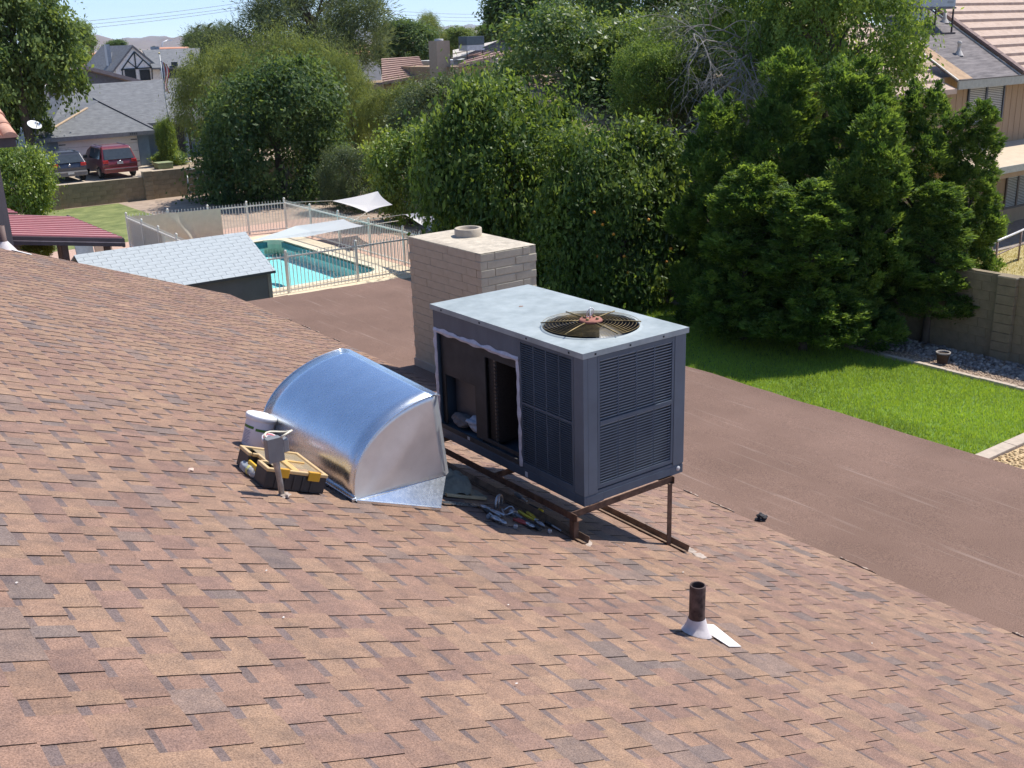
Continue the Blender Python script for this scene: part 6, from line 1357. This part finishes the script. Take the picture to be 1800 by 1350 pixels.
# ---------------------------------------------------------------- foliage
def unit(a): return a / (np.linalg.norm(a, axis=-1, keepdims=True) + 1e-9)
def cloud(name, lobes, nclump, nleaf, cr, size, aspect, mt, seed, mode='leaf', up=.6, out=.45, shell=.62, cull=.72, hole=.10):
    """leaf-sized faces gathered in clumps over the lobes of a crown (unit ~ metres)"""
    g_ = np.random.default_rng(seed); lo = np.array(lobes, float); pr = (lo[:, 3] * lo[:, 4] + lo[:, 3] * lo[:, 5]); pr /= pr.sum()
    C_, O_ = [], []
    while len(C_) < nclump:
        k_ = g_.choice(len(lo), p=pr); d_ = unit(g_.normal(size=3)); 
        if d_[2] < -.55 and g_.random() < .6: continue
        nv = mnoise.noise(Vector(d_ * 2.4) + Vector((seed, k_ * 3.7, 0))); nh = mnoise.noise(Vector(lo[k_, :3] * 1.3 / lo[:, 3].max() + d_ * 2.6) + Vector((0, seed, 5)))
        if nh < (-hole if mode != 'tuft' else -.3): continue
        r_ = (shell + (1 - shell) * g_.random() ** .5) * (1 + (.32 if mode != 'tuft' else .14) * nv + (.18 if g_.random() < .08 and mode != 'tuft' else 0)); p_ = lo[k_, :3] + d_ * lo[k_, 3:6] * r_
        ins = (((p_ - lo[:, :3]) / lo[:, 3:6]) ** 2).sum(1); ins[k_] = 9
        if ins.min() < cull ** 2: continue
        C_.append(p_); O_.append(unit(d_ / lo[k_, 3:6]))
    C_ = np.array(C_); O_ = np.array(O_); n = nclump * nleaf
    ci_ = np.repeat(np.arange(nclump), nleaf); cs_ = cr * (g_.uniform(.45, 1.6, nclump) if mode != 'tuft' else g_.uniform(.6, 1.3, nclump))
    tone_ = g_.random(nclump) ** 1.5
    if mode == 'tuft':                       # upright sprays, densest at the tip of each clump
        ax_ = unit(O_ * .55 + np.array([0, 0, .75]) + g_.normal(size=O_.shape) * .25)
        h = g_.random(n) ** .8; wid = .42 * (1 - h) ** .6 + .10
        off = ax_[ci_] * (h * 1.5 - .6)[:, None] * cs_[ci_][:, None] + g_.normal(size=(n, 3)) * (wid * cs_[ci_])[:, None]
        t_ = unit(ax_[ci_] * .7 + off * .8 / cs_[ci_][:, None] * .5 + g_.normal(size=(n, 3)) * .35)
    else:
        off = g_.normal(size=(n, 3)) * cs_[ci_][:, None] * np.array([1, 1, .75])
        t_ = None
    P = C_[ci_] + off; o_ = O_[ci_]
    if mode in ('leaf',):
        nrm = unit(o_ * out + np.array([0, 0, up]) + g_.normal(size=(n, 3)) * .5); t_ = unit(np.cross(nrm, g_.normal(size=(n, 3))))
        t_ = unit(t_ + np.array([0, 0, -.25]))
    elif mode == 'tuft': nrm = unit(np.cross(t_, g_.normal(size=(n, 3))) + o_ * .5)
    elif mode == 'needle': t_ = unit(off / cs_[ci_][:, None] + np.array([0, 0, .45]) + g_.normal(size=(n, 3)) * .3); nrm = unit(np.cross(t_, g_.normal(size=(n, 3))))
    elif mode == 'droop': t_ = unit(np.array([0, 0, -.8]) + o_ * .5 + g_.normal(size=(n, 3)) * .5); nrm = unit(np.cross(t_, g_.normal(size=(n, 3))) + np.array([0, 0, .3]))
    s_ = unit(np.cross(nrm, t_)); L_ = (size * g_.uniform(.45, 1.5, n) * (.75 + .5 * tone_[ci_][::-1]))[:, None]; w_ = L_ * aspect
    V = np.stack([P - t_ * L_ * .5, P + s_ * w_ * .5 - t_ * L_ * .05, P + t_ * L_ * .5, P - s_ * w_ * .5 - t_ * L_ * .05], 1).reshape(-1, 3)
    r = np.clip(.72 * tone_[ci_] + .32 * g_.random(n), 0, 1)
    return np_mesh(name, V, np.arange(4 * n).reshape(-1, 4), mt, r)

M_citrus = leaf_mat('citrus_leaf', (0.051, 0.101, 0.028), (0.228, 0.312, 0.075), .47, .46, .22)
M_citrusd = leaf_mat('dark_citrus_leaf', (0.046, 0.092, 0.040), (0.169, 0.238, 0.079), .44, .5, .14)
M_bright = leaf_mat('bright_leaf', (0.101, 0.172, 0.036), (0.327, 0.411, 0.085), .45, .42, .45)
M_ash = leaf_mat('ash_leaf', (0.063, 0.125, 0.044), (0.227, 0.297, 0.085), .45, .45, .4)
M_mesq = leaf_mat('mesquite_leaf', (0.107, 0.150, 0.048), (0.281, 0.326, 0.122), .45, .6, .2)
M_olive = leaf_mat('olive_leaf', (0.053, 0.086, 0.044), (0.164, 0.206, 0.097), .42, .5, .3)
M_pine = leaf_mat('pine_needle', (0.056, 0.091, 0.052), (0.176, 0.218, 0.109), .4, .6, .2)
M_jun = leaf_mat('juniper_spray', (.056, .118, .029), (.215, .315, .067), .5, .6, .2)
M_bark = mat('bark', (.10, .075, .055), .95, var=.35, scale=14, bump=.02, bscale=30, stretch=(1, 1, .3))
M_barkg = mat('grey_twig', (.27, .245, .215), .9, var=.25, scale=20)
def lobes_round(seed, n, rx=1, rz=1, spread=.5, rr_=(.38, .62)):
    g_ = random.Random(seed); out_ = [(0, 0, 0, .72, .72, .72)]
    for i in range(n):
        a = g_.uniform(0, 6.283); e_ = g_.uniform(-.55, .95); r_ = spread * g_.uniform(.75, 1.1); k_ = g_.uniform(*rr_)
        out_.append((r_ * math.cos(a) * math.cos(e_), r_ * math.sin(a) * math.cos(e_), r_ * math.sin(e_), k_, k_, k_ * .85))
    return out_
def sc(lobes, k_): return [tuple(q_ * k_ for q_ in l) for l in lobes]
CM = {}
CM['citrus1'] = (cloud('crown', sc(lobes_round(1, 17, spread=.66, rr_=(.26, .5)), 2.2), 460, 150, .21, .118, .5, M_citrus, 11), 2.2)
CM['citrus2'] = (cloud('crown', sc(lobes_round(2, 17, spread=.66, rr_=(.26, .5)), 2.2), 460, 150, .21, .118, .5, M_citrus, 12), 2.2)
CM['citrusd'] = (cloud('crown', sc(lobes_round(3, 17, spread=.66, rr_=(.26, .5)), 3.0), 520, 100, .26, .15, .5, M_citrusd, 13), 3.0)
CM['bright'] = (cloud('crown', sc(lobes_round(4, 10), 1.5), 330, 80, .17, .11, .55, M_bright, 14, shell=.5), 1.5)
CM['ash1'] = (cloud('crown', sc(lobes_round(5, 16, spread=.62), 3.6), 560, 95, .34, .18, .45, M_ash, 15, shell=.45, cull=.6), 3.6)
CM['ash2'] = (cloud('crown', sc(lobes_round(6, 16, spread=.62), 3.6), 520, 90, .32, .17, .45, leaf_mat('ash_bright', (.075, .14, .035), (.28, .38, .09), .45, .55, .15), 16, shell=.45, cull=.6), 3.6)
CM['mesq'] = (cloud('crown', sc(lobes_round(7, 14, spread=.6), 3.0), 700, 85, .27, .14, .22, M_mesq, 17, mode='droop', shell=.45, cull=.55), 3.0)
CM['olive'] = (cloud('crown', sc(lobes_round(8, 14, spread=.6), 3.0), 520, 85, .27, .16, .3, M_olive, 18, shell=.5), 3.0)
CM['pine'] = (cloud('crown', sc(lobes_round(9, 17, spread=.68, rr_=(.26, .46)), 4.2), 620, 75, .36, .34, .10, M_pine, 19, mode='needle', shell=.4, cull=.55), 4.2)
CM['far'] = (cloud('crown', sc(lobes_round(10, 12), 4.0), 420, 70, .40, .30, .5, M_citrusd, 20), 4.0)
CM['leafy'] = (cloud('crown', sc(lobes_round(21, 15, spread=.66, rr_=(.28, .5)), 4.2), 460, 80, .34, .26, .5, leaf_mat('left_leaf', (.07, .12, .035), (.27, .35, .11), .42, .5, .2), 21, shell=.4, cull=.5), 4.2)
# juniper columns: stacked lobes
def jun_lobes(seed, n):
    g_ = random.Random(seed); out_ = []
    for i in range(n):
        t_ = i / (n - 1); zz = -1 + 1.78 * t_; rad = .62 * (1 - t_ ** 2.2) + .10
        for k_ in range(1 if t_ > .9 else 3):
            a = g_.uniform(0, 6.28); r_ = rad * g_.uniform(.3, .75); out_.append((r_ * math.cos(a), r_ * math.sin(a), zz + g_.uniform(-.08, .08), .34 + .12 * (1 - t_), .34 + .12 * (1 - t_), .24))
    return out_
for i in range(3):
    lb_ = [(a * 1.35, b_ * 1.35, c_ * 3.1, d_ * 1.35, e_ * 1.35, f_ * 2.6) for a, b_, c_, d_, e_, f_ in jun_lobes(31 + i, 8)]
    CM['jun%d' % i] = (cloud('crown', lb_, 800, 135, .17, .10, .34, M_jun, 41 + i, mode='tuft', shell=.6, cull=.78), None)

def trunk(root, base, top, r, limbs, seed, mt, spread):
    g_ = random.Random(seed); base, top = np.array(base, float), np.array(top, float); q = mb(); mid = (base + top) / 2 + [g_.uniform(-.15, .15), g_.uniform(-.15, .15), 0]
    q.tube([base + [0, 0, -.05], base + [0, 0, .15], mid, top], [r * 1.35, r, r * .8, r * .5], 10)
    for i in range(limbs):
        t_ = g_.uniform(.45, 1); p_ = mid * (1 - t_) + top * t_ if t_ > .5 else mid; a = g_.uniform(0, 6.28); e_ = p_ + np.array([math.cos(a) * spread * g_.uniform(.4, .9), math.sin(a) * spread * g_.uniform(.4, .9), spread * g_.uniform(.3, .9)])
        m_ = (p_ + e_) / 2 + [0, 0, spread * .12]; q.tube([p_, m_, e_], [r * .42, r * .28, r * .1], 7)
        for k_ in range(2):
            a2 = a + g_.uniform(-1, 1); q.tube([m_, m_ + np.array([math.cos(a2), math.sin(a2), .7]) * spread * .35], [r * .18, r * .05], 5)
    return q.build('trunk', mt, root)
TN = [0]; EXT = {}
def extent(me):
    a = np.empty(len(me.vertices) * 3, np.float32); me.vertices.foreach_get('co', a); a = a.reshape(-1, 3)
    return np.percentile(a, 1.2, axis=0), np.percentile(a, 98.8, axis=0)
def tree(kind, name, label, box, D, cat='tree', group=None, zg=0.0, depth=1.0, yaw=None, tr_r=None, bark=None):
    """crown fills the pixel box at forward distance D; the tree stands on the ground below it"""
    me, R = CM[kind]; TN[0] += 1
    u0, v0, u1, v1 = box; c_ = PD((u0 + u1) / 2, (v0 + v1) / 2, D); hx_ = (u1 - u0) / 2 * D / FPX; hz_ = (v1 - v0) / 2 * D / FPX
    root = thing(name, label, cat, (c_[0], c_[1], zg), 0, group)
    o = link('crown', me, root, True); o.location = (0, 0, c_[2] - zg); o.rotation_euler = (0, 0, TN[0] * 1.7 if yaw is None else yaw)
    lo_, hi_ = EXT.setdefault(kind, extent(me)); e2 = (hi_ - lo_) / 2; m2 = (hi_ + lo_) / 2; kx = hx_ / max(e2[0], e2[1]); kz = hz_ / e2[2]
    o.scale = (kx, kx * depth, kz); o.location.z -= m2[2] * kz
    r_ = tr_r or max(.07, hx_ * .06)
    trunk(root, (c_[0], c_[1], zg), (c_[0], c_[1], max(c_[2], zg + .4)), r_, 6, TN[0], bark or M_bark, hx_ * .8)
    return root, c_, hx_, hz_

# orange trees behind the chimney
r1 = tree('citrus1', 'orange_tree', 'broad glossy orange tree directly behind the chimney', (752, 160, 1035, 520), 30.5, group='orange trees')
r2 = tree('citrus2', 'orange_tree', 'orange tree with ripe fruit between the chimney and the junipers', (955, 235, 1225, 545), 27.8, group='orange trees')
M_orf = mat('orange_fruit', (.62, .24, .02), .45)
k_ = mb(); k_.lathe([(.0, -.04), (.028, -.029), (.04, 0), (.028, .029), (0, .04)], n=10, caps=False); OM = k_.mesh('orange', M_orf)
for (rt, c_, hx_, hz_), n_ in ((r2, 14), (r1, 4)):
    g_ = random.Random(5 + n_)
    for i in range(n_):
        a = g_.uniform(-2.9, -.4); e_ = g_.uniform(-.7, .6); d_ = np.array([math.cos(a) * math.cos(e_), math.sin(a) * math.cos(e_), math.sin(e_)])
        o = link('orange', OM, rt); p_ = c_ + d_ * np.array([hx_, hx_, hz_]) * g_.uniform(.86, 1.0); o.location = tuple(p_)
# junipers
JN = 'junipers along the block wall'
for i, (b_, D, lb_) in enumerate((((1180, 195, 1345, 575), 27.4, 'leftmost juniper beside the fruiting orange tree'), ((1275, 118, 1460, 560), 27.2, 'tall pointed juniper, second from the left in the row'),
    ((1395, 128, 1590, 575), 26.6, 'broad juniper in the middle of the row with the highest back'), ((1535, 172, 1690, 540), 26.2, 'juniper in front of the tan house wall below its eave'),
    ((1640, 195, 1762, 490), 26.0, 'rightmost narrow juniper below the upstairs window'), ((1325, 330, 1515, 590), 24.6, 'low front juniper reaching the shaded lawn'),
    ((1440, 215, 1612, 596), 24.9, 'front juniper whose skirt touches the curb'), ((1560, 330, 1722, 545), 24.9, 'low front juniper beside the block wall pier'), ((1225, 300, 1400, 575), 25.6, 'front juniper on the left over the bare soil'))):
    tree('jun%d' % (i % 3), 'juniper', lb_, b_, D * .935, group=JN, tr_r=.09)
# leafy trees behind
tree('ash1', 'leafy_tree', 'big leafy ash tree rising behind the broad orange tree', (868, 30, 1185, 300), 41, zg=0)
tree('ash1', 'leafy_tree', 'leafy tree crown cut by the top edge above the ash tree', (985, -95, 1260, 130), 46, yaw=2.2)
tree('ash2', 'leafy_tree', 'bright leafy tree in front of the tan house roof', (1315, -75, 1612, 212), 28.6, depth=.7)
tree('ash2', 'leafy_tree', 'bright leafy tree left of the tan roof, cut by the top edge', (1200, -110, 1480, 150), 31, yaw=.8, depth=.8)
tree('olive', 'leafy_tree', 'dark leafy tree filling the gap behind the dead branches', (1120, 30, 1430, 280), 36)
tree('ash2', 'leafy_tree', 'bright green leafy tree left of the dead branches', (1010, 40, 1190, 190), 40.5, yaw=4)
tree('ash2', 'leafy_tree', 'small bright crown touching the dead branches on their left', (1085, 70, 1235, 200), 34.5, yaw=5.1)
# dead branches
dt_c = PD(1265, 150, 29.6); dtr = thing('dead_tree', 'bare grey dead branches hanging in the middle of the leafy trees', 'tree', (dt_c[0], dt_c[1], 0))
g_ = random.Random(9); q = mb()
def branch(p_, d_, L_, r_, lev):
    pts = [p_]; dd = d_.copy()
    for i in range(4): dd = dd + np.array([g_.gauss(0, .22), g_.gauss(0, .22), g_.gauss(-.07, .2)]); dd /= np.linalg.norm(dd); pts.append(pts[-1] + dd * L_ / 4)
    q.tube(pts, [r_, r_ * .85, r_ * .7, r_ * .5, r_ * .25], 5 if lev else 7, caps=False)
    if lev < 3:
        for k_ in range((6, 5, 3)[lev]):
            t_ = g_.randint(1, 4); nd = dd + np.array([g_.gauss(0, .7), g_.gauss(0, .7), g_.gauss(-.15, .5)]); branch(pts[t_], nd / np.linalg.norm(nd), L_ * g_.uniform(.45, .68), r_ * .5, lev + 1)
rt0 = PD(1330, 95, 29.8)
for e_ in ((1180, 30), (1200, 120), (1230, 215), (1290, 235), (1350, 215), (1240, 60), (1300, 150), (1265, 10), (1400, 140)):
    tg = PD(e_[0], e_[1], 28.6 + g_.uniform(-.8, .8)); d_ = tg - rt0; L_ = np.linalg.norm(d_); branch(rt0, d_ / L_, L_ * .95, .034, 0)
q.build('branches', M_barkg, dtr)
trunk(dtr, (rt0[0], rt0[1], 0), tuple(rt0), .16, 2, 77, M_bark, 1.0)
# left group
tree('citrusd', 'orange_tree', 'large dark orange tree beside the shaded far wall', (352, 118, 618, 372), 49, group='orange trees')
tree('mesq', 'feathery_tree', 'feathery olive-green tree in front of the grey house on its right', (298, 85, 470, 235), 60, zg=0)
tree('mesq', 'feathery_tree', 'feathery yellow-green tree rising above the large dark orange tree', (425, 62, 600, 240), 57, zg=0)
tree('mesq', 'feathery_tree', 'feathery tree in the middle left of the rose tile roof', (552, 100, 676, 270), 55, zg=0)
tree('mesq', 'feathery_tree', 'feathery tree leaning over the far lawn', (640, 150, 772, 240), 53, zg=0)
tree('olive', 'leafy_tree', 'dark grey-green tree below the rose tile roof', (690, 138, 880, 285), 47)
tree('olive', 'leafy_tree', 'dark grey-green tree behind the broad orange tree on its left', (790, 122, 950, 262), 44)
tree('bright', 'citrus_shrub', 'bright green citrus shrub above the two pale sails', (648, 232, 786, 385), 41, 'shrub')
tree('olive', 'leafy_shrub', 'dark green shrub left of the pale hanging sail', (566, 262, 672, 368), 45, 'shrub')
tree('bright', 'citrus_shrub', 'bright green bush behind the red patio cover', (-16, 258, 92, 382), 43, 'shrub')
tree('pine', 'pine_tree', 'tall dark pine rising against the sky left of centre', (425, -70, 672, 125), 78, zg=0, tr_r=.3)
tree('pine', 'pine_tree', 'small pine left of the tall pine', (330, 48, 452, 130), 100, zg=0)
tree('leafy', 'leafy_tree', 'large leafy tree at the upper left corner', (-95, -55, 140, 172), 58, zg=0, tr_r=.28)
tree('leafy', 'leafy_tree', 'low leafy tree left of the satellite dish under the large tree', (-85, 85, 78, 240), 60, yaw=2.6)
tree('leafy', 'leafy_tree', 'hazy leafy tree behind the large tree at the left', (80, 42, 172, 112), 105, zg=0)
tree('far', 'round_tree', 'round dark tree in the distance above the rose tile roof', (646, 40, 772, 125), 105, zg=0)
tree('mesq', 'round_tree', 'yellow-green tree top behind the round dark tree', (722, 26, 776, 78), 125, zg=0)
tree('far', 'round_tree', 'large round dark tree cut by the top edge left of the ash', (850, -35, 1015, 80), 75, zg=0)
tree('leafy', 'leafy_tree', 'low distant tree row left of the rooftop cooler', (765, 50, 840, 92), 130, zg=0)
tree('leafy', 'leafy_tree', 'low distant tree right of the rooftop cooler', (835, 44, 925, 92), 118, zg=0)
tree('far', 'round_tree', 'small distant tree beside the half-timbered gable on its right', (318, 58, 395, 92), 130, zg=0)
tree('far', 'round_tree', 'small distant dark tree between the orange roof and the gable', (184, 72, 232, 100), 150, zg=0)
tree('bright', 'vine_bush', 'upright vine bush beside the white garage corner', (276, 212, 306, 285), 64, 'bush', zg=0)
tree('bright', 'low_bush', 'low bush at the foot of the flagpole', (274, 266, 332, 296), 65, 'bush', zg=0)
tree('bright', 'low_bush', 'small leafy plant at the left under the red patio cover edge', (45, 424, 92, 452), 27, 'bush')
tree('olive', 'leafy_shrub', 'dark shrub under the feathery trees behind the bird bath', (682, 212, 772, 275), 54, 'shrub', zg=0)
# palms in the distance
for i, (u, v, D) in enumerate(((365, 52, 170), (398, 50, 180), (345, 54, 185))):
    c_ = PD(u, v, D); rt = thing('palm_tree', ['tallest distant palm left of the pine', 'distant palm next to the pine crown', 'leftmost distant palm above the roofs'][i], 'palm', (c_[0], c_[1], .28))
    q = mb(); q.tube([(c_[0], c_[1], .28), (c_[0], c_[1], c_[2])], [.3, .22], 7); q.build('trunk', M_bark, rt)
    q = mb()
    for k_ in range(26):
        a = k_ * 2.4; e_ = .9 - k_ * .06; pts = [np.array(c_) + np.array([math.cos(a) * r_ * math.cos(e_), math.sin(a) * r_ * math.cos(e_), r_ * math.sin(e_) - .12 * r_ * r_]) for r_ in (0, .8, 1.6, 2.3)]
        s_ = np.array([-math.sin(a), math.cos(a), 0]) * .22
        for p0, p1 in zip(pts[:-1], pts[1:]): q.poly([p0 - s_, p1 - s_, p1 + s_, p0 + s_])
    q.build('crown', mat('palm_green', (.05, .07, .03), .7), rt)
# far tree belt that reads as one mass
g_ = np.random.default_rng(3)
bl_ = []
for i in range(150):
    u = g_.uniform(-100, 1900); D = g_.uniform(190, 420); c_ = PD(u, 100, D); hgt = g_.uniform(2.6, 5.5)
    bl_.append((c_[0], c_[1], hgt * .55, hgt * g_.uniform(.7, 1.4), hgt * g_.uniform(.7, 1.4), hgt * .6))
o = link('distant_trees', cloud('distant_trees', bl_, 3400, 26, .7, .9, .6, leaf_mat('belt_leaf', (.03, .05, .022), (.085, .11, .05), .2, .7, .2), 77))
stuff(o, 'distant belt of trees below the hills', 'trees')
# ---------------------------------------------------------------- air
hz = mb(); hz.box(-2500, 16500, -2000, 18500, -6, 700)
M_hz = bpy.data.materials.new('haze'); M_hz.use_nodes = True
N = M_hz.node_tree.nodes; L = M_hz.node_tree.links; N.remove(N['Principled BSDF'])
pv = N.new('ShaderNodeVolumePrincipled'); pv.inputs['Color'].default_value = (.78, .88, 1.0, 1); pv.inputs['Density'].default_value = 5.5e-5; pv.inputs['Anisotropy'].default_value = 0.2
L.new(pv.outputs[0], N['Material Output'].inputs['Volume'])
o = hz.build('haze', M_hz); o['kind'] = 'stuff'; o['label'] = 'thin blue haze over the distant hills'; o['category'] = 'haze'
